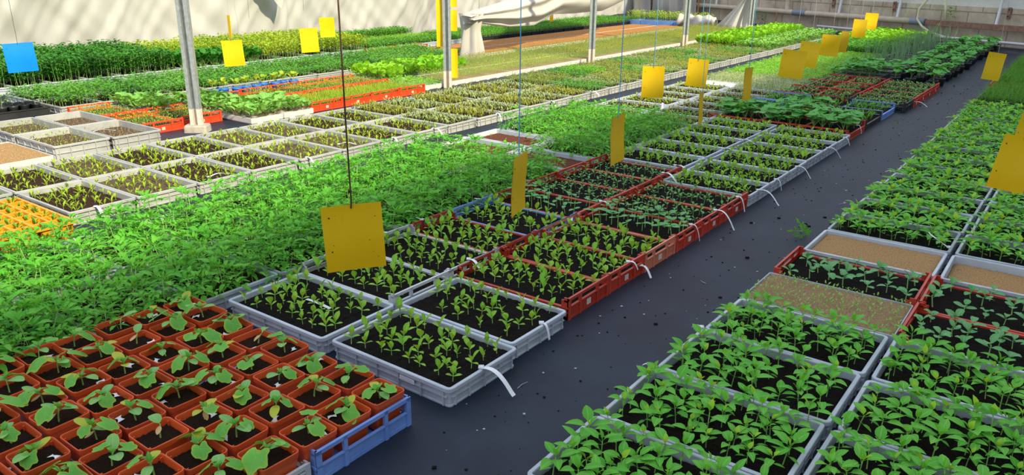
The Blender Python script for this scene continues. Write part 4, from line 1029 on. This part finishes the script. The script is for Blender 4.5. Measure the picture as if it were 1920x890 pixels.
ST = [
 (1.905,-1.525,.079,.02,1,.066,.135,'drooping broadly onto the aisle from the nearest grey tray',.020,0),
 (2.33,-1.56,.079,-.1,1,.06,.05,'looped under the rim of the second grey tray by the aisle',.012,.3),
 (3.09,-1.585,.102,.3,1,.035,.05,'curled on the rail of the second red crate by the aisle',.014,.2),
 (3.20,-1.575,.050,-.25,1,.045,.06,'sticking out low beside the faded salmon crate',.014,0),
 (3.79,-1.585,.102,.1,1,.085,.06,'curving down from the fourth red crate by the aisle',.010,.2),
 (4.12,-1.585,.102,0,1,.098,.115,'long and straight, dropping from the fifth red crate to the aisle',.015,0),
 (4.46,-1.585,.102,0,1,.085,.05,'curving down the last red crate before the grey trays',.014,.1),
 (4.77,-1.57,.079,-.1,1,.075,.14,'hanging to the aisle from the first grey tray past the red crates',.013,0),
 (5.10,-1.57,.079,0,1,.07,.05,'short, hanging on the second grey tray past the red crates',.011,.2),
 (5.54,-1.57,.079,0,1,.072,.10,'bent out from the third grey tray past the aisle-side red crates',.012,0),
 (6.30,-1.57,.079,.1,1,.07,.10,'bent out from the fifth grey tray past the aisle-side red crates',.012,0),
 (6.78,-1.57,.079,0,1,.06,.05,'hanging at the last grey tray before the squash',.014,.1),
 (7.3,-1.60,.10,0,1,.07,.05,'curved on the red squash crate by the aisle',.014,.2),
 (2.65,-2.20,.102,-.25,1,.02,.08,'arched over the rail between the second-row pale crate and the red crate',.016,0),
 (3.86,-2.19,.102,-.35,1,.02,.10,'lying over the rail above the round-leaved seedlings',.014,0),
 (3.55,-2.20,.085,-.9,.5,.01,.07,'white bow over the third inner crate rim',.014,0),
 (4.70,-2.2,.102,-.45,1,.03,.13,'long, sloping over the small seedlings before the grey trays',.016,0),
 (4.95,-2.23,.10,-.3,1,.03,.12,'long, sloping over the rail where the red crates end',.016,0),
 (5.30,-2.20,.08,-.25,1,.01,.13,'flat over the first tray past the inner red crates',.012,0),
 (5.75,-2.21,.08,-.25,1,.01,.13,'flat over the second tray past the inner red crates',.012,0),
 (6.15,-2.22,.08,-.25,1,.01,.13,'flat over the third tray past the inner red crates',.012,0),
 (6.60,-2.22,.08,-.25,1,.01,.12,'flat over the fourth tray past the inner red crates',.012,0),
 (2.68,-2.80,.10,-.1,-1,.02,.05,'poking toward the tomatoes from the pale crate',.014,0),
 (2.96,-2.80,.10,-.1,-1,.02,.07,'poking toward the tomatoes from the first inner red crate',.014,0),
 (3.45,-2.80,.10,-.1,-1,.02,.05,'poking toward the tomatoes from the blue crate',.014,0),
 (2.02,-4.45,.084,0,1,.075,.075,'hanging down the nearest sunlit tray face',.018,0),
 (2.80,-4.52,.087,1,.15,.005,.13,'lying along the rim of the third sunlit tray',.016,0),
 (3.55,-4.46,.084,.1,1,.06,.07,'hanging down the fifth sunlit tray face',.016,0),
 (3.98,-4.6,.087,.6,.8,.0,.13,'arched over the sixth sunlit tray',.016,0),
 (4.42,-4.455,.084,0,1,.075,.06,'hanging down the seventh sunlit tray face',.016,0),
 (4.90,-4.455,.084,.1,1,.078,.12,'reaching the dark path from the eighth sunlit tray',.018,0),
 (5.80,-4.455,.084,0,1,.07,.05,'hanging down a far sunlit tray by the path',.016,0),
 (6.72,-4.455,.084,0,1,.07,.05,'hanging down the sunlit tray left of the square-on yellow card',.016,0),
 (7.5,-4.46,.09,-.2,1,.03,.12,'white arc beside the square-on yellow card',.016,0),
 (4.62,-3.95,.08,.9,.5,.01,.12,'laid across the bare soil tray',.018,0),
 (4.30,-.43,.09,.2,-.8,-.05,.10,'standing up from the brown-sown tray by the aisle',.012,0),
 (2.685,-1.055,.079,0,-1,.01,.03,'poking toward the aisle from the third and fourth pepper trays',.014,0),
 (2.286,-1.06,.079,0,-1,.01,.035,'poking toward the aisle between the second and third pepper trays',.014,0),
 (4.70,-1.01,.079,0,-1,.01,.03,'poking toward the aisle from the second peppers past the brown tray',.012,0),
 (5.45,-1.0,.079,.1,-1,.01,.045,'poking toward the aisle from the fourth peppers past the brown tray',.012,0),
 (5.83,-1.0,.079,-.1,-1,.01,.05,'poking toward the aisle from the fifth peppers past the brown tray',.012,0),
 (6.6,-1.0,.079,0,-1,.01,.05,'poking toward the aisle from the seventh peppers past the brown tray',.012,0),
 (9.25,-1.51,.06,0,1,.035,.14,'broad and bright beside the far dark-plant crates',.020,0),
 (6.9,-3.3,.16,-.8,.4,.03,.13,'standing among the far tomato leaves',.016,0),
 (2.95,-6.4,.10,.9,.2,.0,.2,'lying across the dried sprouts left of the post',.014,0),
]
for s in ST: strip(*s)
# paper label stuck on the long face of the nearest grey tray, and one lying on the soil
g = G(); g.box((-.035,-.0006,-.009), (.035,.0006,.009), M['tag'])
for r_ in range(2):
    for k in range(9): g.box((-.030+.0066*k, -.0009, .002-.007*r_), (-.0255+.0066*k, -.0005, .004-.007*r_), M['ink'])
o = put('paper_label', g.mesh('paper_label'), None, xy(1.7225, -1.72, .046), -TH); tag(o, 'small printed white label stuck on the nearest grey tray face', 'label')
g = G(); g.grid(lambda a, b: ((a-.5)*.15, (b-.5)*.016, .003*math.sin(a*4)), 10, 2, M['tag']); g.grid(lambda a, b: ((a-.5)*.15, (b-.5)*.016, .003*math.sin(a*4)-.0008), 10, 2, M['tag'])
o = put('label_strip', g.mesh('label_strip'), None, xy(1.93, -2.43, .067), -TH); tag(o, 'white plastic strip lying on black soil in the second-row front tray', 'label', 'white label strips')

# ------------------------------------------------------------------ litter on the fabric
g = G()
for _ in range(420):
    u = U(1.0, 14); v = U(-1.5, -1.04); s = U(.0015,.0045)*(1 if random.random() < .9 else 2)
    p = xy(u, v); g.box((p.x-s, p.y-s*U(.5,1), 0), (p.x+s, p.y+s*U(.5,1), s*U(.5,.9)), M['soil'] if random.random() < .75 else M['thread'])
o = put('soil_crumbs', g.mesh('soil_crumbs')); o['kind'] = 'stuff'; tag(o, 'dark soil crumbs scattered over the fabric aisle', 'soil crumbs')
def sprig(u, v, lab, k):
    gg = p_tomato(k); o = put('leaf_sprig', gg.mesh('leaf_sprig', True), None, xy(u, v, .022)); o.rotation_euler = (R(82), 0, R(20)); tag(o, lab, 'leaves')
sprig(4.28, -1.17, 'fallen sprig of ferny leaves on the aisle by the brown-sown tray', .75)
sprig(4.60, -1.07, 'small fallen leaf tuft on the aisle beside the pepper trays', .45)
for k, (u, v, a, ln) in enumerate([(5.05,-1.13,.3,.05),(2.0,-1.42,.9,.06),(3.3,-1.3,2.0,.04)]):
    g = G(); g.tube([(-ln/2,0,.002),(0,.004,.003),(ln/2,0,.002)], .0015, .001, M['thread'], 4)
    o = put('straw_bit', g.mesh('straw_bit'), None, xy(u, v, 0), a); tag(o, ['pale thin stalk on the aisle beside the right pepper trays','pale thread on the aisle in front of the nearest grey trays','dark fibre on the aisle opposite the salmon crate'][k], 'litter')

# ------------------------------------------------------------------ draped sheets at the far left
def interp(tab, x):
    for (x0, y0), (x1, y1) in zip(tab, tab[1:]):
        if x <= x1: t = (x-x0)/(x1-x0); t = max(0, t); return y0+(y1-y0)*t
    return tab[-1][1]
BOT = [(9.2,.56),(9.5,.55),(10.28,.45),(11.02,.44),(11.66,.59),(12.3,.57),(13.3,.58),(13.9,.72),(15.2,1.1)]
TOP = [(9.2,.68),(9.5,.74),(9.87,.79),(10.4,.88),(11.2,1.1),(12.5,1.7),(13.5,2.3),(15.2,2.4)]
def swag(a, b):
    u = 9.2 + 6*a; z0, z1 = interp(BOT, u), interp(TOP, u); z = z0 + (z1-z0)*b
    d = .16*math.sin(math.pi*min(1, max(0, b)))**.6 + .045*math.sin(b*17 + a*9) + .03*noise.noise(Vector((u*2.5, z*6, 0)))
    return xy(u, -7.72+d, z)
o = put('draped_curtain', sheet('draped_curtain', swag, 90, 26, M['sheet2'])); tag(o, 'dusty plastic curtain draped in a swag above the brown sown trays', 'curtain')
def bundle(a, b):
    t = a*TAU; z = .70*(1-b); r = .13 + .035*math.sin(t*5+b*2) + .02*noise.noise(Vector((math.cos(t)*2, math.sin(t)*2, z*3)))
    r *= .75 + .45*abs(b-.35)
    p = xy(9.36, -7.70, z); return p + Vector((math.cos(t)*r*1.25, math.sin(t)*r*.8, 0))
o = put('curtain_bundle', sheet('curtain_bundle', bundle, 60, 16, M['sheet2'])); tag(o, 'gathered end of dusty plastic curtain hanging to the ground by the brown trays', 'curtain')
def heap(v0, v1, top, off, seed, deep=.25):
    def fn(a, b):
        v = v0+(v1-v0)*a; z = top*(.75+.25*math.sin(a*7+seed))*b if b < 1 else top*(.75+.25*math.sin(a*7+seed))
        d = off + deep*(1-b)**.7*(.6+.4*math.sin(a*23+seed)) + .07*math.sin(a*41+b*3+seed) + .1*noise.noise(Vector((v*2, z*2, seed)))
        return xy(WB(v)-d, v, z)
    return fn
o = put('plastic_curtain', sheet('plastic_curtain', heap(-13.6,-11.0,1.5,.35,1.0), 70, 20, M['sheet2'])); tag(o, 'bulging heap of plastic sheet against the far wall, leftmost', 'curtain', 'far plastic sheets')
o = put('plastic_curtain', sheet('plastic_curtain', heap(-10.85,-9.15,1.6,.30,2.3,.15), 70, 20, M['sheet2'])); tag(o, 'creased plastic sheet hanging behind the blue tray plants', 'curtain', 'far plastic sheets')
def roll_(a, b):
    t = a*TAU; s = b; r = (.145+.02*math.sin(t*4+s*11)+.02*math.sin(s*26))*(1 if .04 < s < .96 else .55)
    p = xy(17.75-.1*s, -8.25+1.0*s, .15); ax = Vector((0,0,1)); dn = (xy(1,0)-xy(0,0))
    return p + dn*(r*math.cos(t)) + ax*(r*math.sin(t))
o = put('rolled_sheet', sheet('rolled_sheet', roll_, 30, 40, M['sheet2'])); tag(o, 'rolled bundle of dusty sheet lying right of the blue trays', 'sheet')
def film(a, b):
    z = 1.5*b; vl = -7.15 + 1.25*min(b*1.1, .72); v = vl + (-6.22 - vl)*a
    return xy(17.1 + .10*math.sin(a*9+b*3) + .05*math.sin(a*21), v, z)
o = put('white_film', sheet('white_film', film, 40, 16, M['sheet3'])); tag(o, 'translucent white film hanging beside the far rusty post', 'sheet')
def torn(a, b):
    u = 8.15+.55*a + .2*b; z = 1.30-.55*a*(1-.55*b) + .10*b
    return xy(u, -11.28 - .03*math.sin(a*9), z + (.20+.05*math.sin(a*5))*b - .1)
o = put('torn_flap', sheet('torn_flap', torn, 20, 6, M['sheet2'])); tag(o, 'torn grey flap hanging on the white plastic sheet', 'sheet')
# blue trays of plants at the far end
for k in range(5):
    v = -9.55 + .44*k
    t = tray('slab', 18.15 - .0*k, v, .43, .50, f'blue tray of yellow-green plants in front of the far sheets, {ORD[k]} from the left', mat='blue', group='far blue trays', h=.11, plants='goldbush', n=(5,5), stuff=True, soil='soilb')
t = thing('crate', 'orange-brown low crate at the far end of the brown trays', 'crate', xy(18.1,-10.15), -TH); put('crate_body', body_window(.5,.36,.10,'salmon'), t)

# ------------------------------------------------------------------ along the far wall
def alongwall(v, off, z): return xy(WB(v)-off, v, z)
t = thing('drain_pipe', 'long tan pipe running along the far block wall', 'pipe', alongwall(-6.3, .16, .36)); o0 = t.location
def rel(p): return p - o0
g = G(); g.tube([rel(alongwall(v, .16, .36)) for v in (-10.2,-8,-6.3,-5,-3.15)], .062, .062, M['pvc'], 14); put('pipe_run', g.mesh('pipe_run', True), t)
g = G(); g.tube([rel(alongwall(v, .16, .36)) for v in (-6.15,-5.80)], .070, .070, M['pvcg'], 14); g2 = g; put('coupler', g.mesh('coupler'), t)
g = G(); g.tube([rel(alongwall(v, .16, .36)) for v in (-3.32,-3.02)], .068, .068, M['pvcg'], 14); put('coupler', g.mesh('coupler'), t)
g = G(); g.tube([rel(alongwall(-6.33, .16, z)) for z in (.36,.6,1.2)], .058, .058, M['pvc'], 14); put('riser', g.mesh('riser', True), t)
g = G()
for v in (-6.62, -7.6): g.tube([rel(alongwall(v, .16, .36)), rel(alongwall(v+.05, .16, .36))], .066, .066, M['pvc'], 14)
put('joint_ring', g.mesh('joint_ring'), t)
a = alongwall(-3.0, .17, .36); b_ = alongwall(.6, .17, .36); d = b_-a
g = G(); g.box((0,-.03,-.05), (d.length,.03,.05), M['ironbar']); o = put('rusty_beam', g.mesh('rusty_beam'), None, a, math.atan2(d.y, d.x)); tag(o, 'rusty brown beam continuing the pipe along the far wall to the right', 'beam')
g = G(); a = alongwall(-4.4, .35, .11)
g.tube([alongwall(v, .35, .11)-a for v in (-5.4,-4.4,-3,-1,.6)], .026, .026, M['pvcw'], 10)
o = put('white_pipe', g.mesh('white_pipe', True), None, a); tag(o, 'thin white pipe low along the far wall behind the onions', 'pipe')
for k, v in enumerate((-7.0,-5.2,-3.4,-1.6,.2)):
    g = G(); g.box((-.04,-.04,0), (.04,.04,.09), M['concrete']); o = put('pipe_block', g.mesh('pipe_block'), None, alongwall(v, .35, 0)); tag(o, f'small block under the low white pipe, {ORD[k]} from the left', 'block', 'pipe blocks')
for k, v in enumerate((-4.98,-3.63,-1.72,-8.6)):
    g = G(); g.tube([(0,0,0),(.03,.02,.5),(.10,.04,2.0)], .028, .028, M['pvcw'], 10)
    o = put('white_tube', g.mesh('white_tube', True), None, alongwall(v, .10, .40), -TH); tag(o, f'white tube rising from the far wall pipe, {["left of the paired cards","right of the paired cards","above the onion tops","by the hanging film"][k]}', 'tube', 'white wall tubes')
for k, v in enumerate((-5.17,-3.74,-1.55)):
    g = G(); g.box((-.035,-.012,-.10), (.035,.012,.10), M['ironbar']); g.box((-.012,-.02,-.07), (.012,.02,-.05), M['bug']); g.box((-.012,-.02,.05), (.012,.02,.07), M['bug'])
    o = put('wall_bracket', g.mesh('wall_bracket'), None, alongwall(v, .02, .62), math.atan2(d.y, d.x)); tag(o, f'rusty bracket on the far wall, {ORD[k]} from the left', 'bracket', 'wall brackets')
def wpt(v, z): return alongwall(v, .30, z)
g = G(); a = wpt(-2.9, .5); g.tube([wpt(*q)-a for q in ((-2.85,1.3),(-3.02,.82),(-3.16,.62),(-3.17,.42),(-3.05,.28),(-2.85,.17),(-2.6,.12),(-2.3,.10))], .022, .022, M['hose'], 8)
g.tube([wpt(*q)-a for q in ((-2.85,1.3),(-2.74,.95),(-2.66,.70),(-2.62,.45))], .022, .022, M['hose'], 8)
o = put('garden_hose', g.mesh('garden_hose', True), None, a); tag(o, 'pale hose looped over the far wall beside the onion tops', 'hose')
g = G(); g.tube([(0,0,0),(.05,.0,.35)], .02, .016, M['wood'], 5); o = put('wooden_stake', g.mesh('wooden_stake'), None, alongwall(-6.6, .32, 0), -TH); tag(o, 'orange wooden stake leaning on the tan pipe', 'stake')
g = G(); g.tube([(0,0,0),(.02,.0,.7)], .02, .016, M['wood'], 5); o = put('wooden_stake', g.mesh('wooden_stake'), None, alongwall(-9.0, .55, 0), -TH); tag(o, 'orange wooden stake at the right end of the far sheets', 'stake')
for k, (v, h) in enumerate(((-7.15,.35),(-6.9,.28),(-2.55,.25))):
    gg = p_bush(L['mid'], h, 14, .10, .06); o = put('weed', gg.mesh('weed', True), None, alongwall(v, .35, 0) if k < 2 else alongwall(v, .20, .40)); tag(o, ['dark leafy weed at the foot of the far wall','smaller leafy weed beside the orange stake','weed growing above the tan pipe near the hose'][k], 'weed')
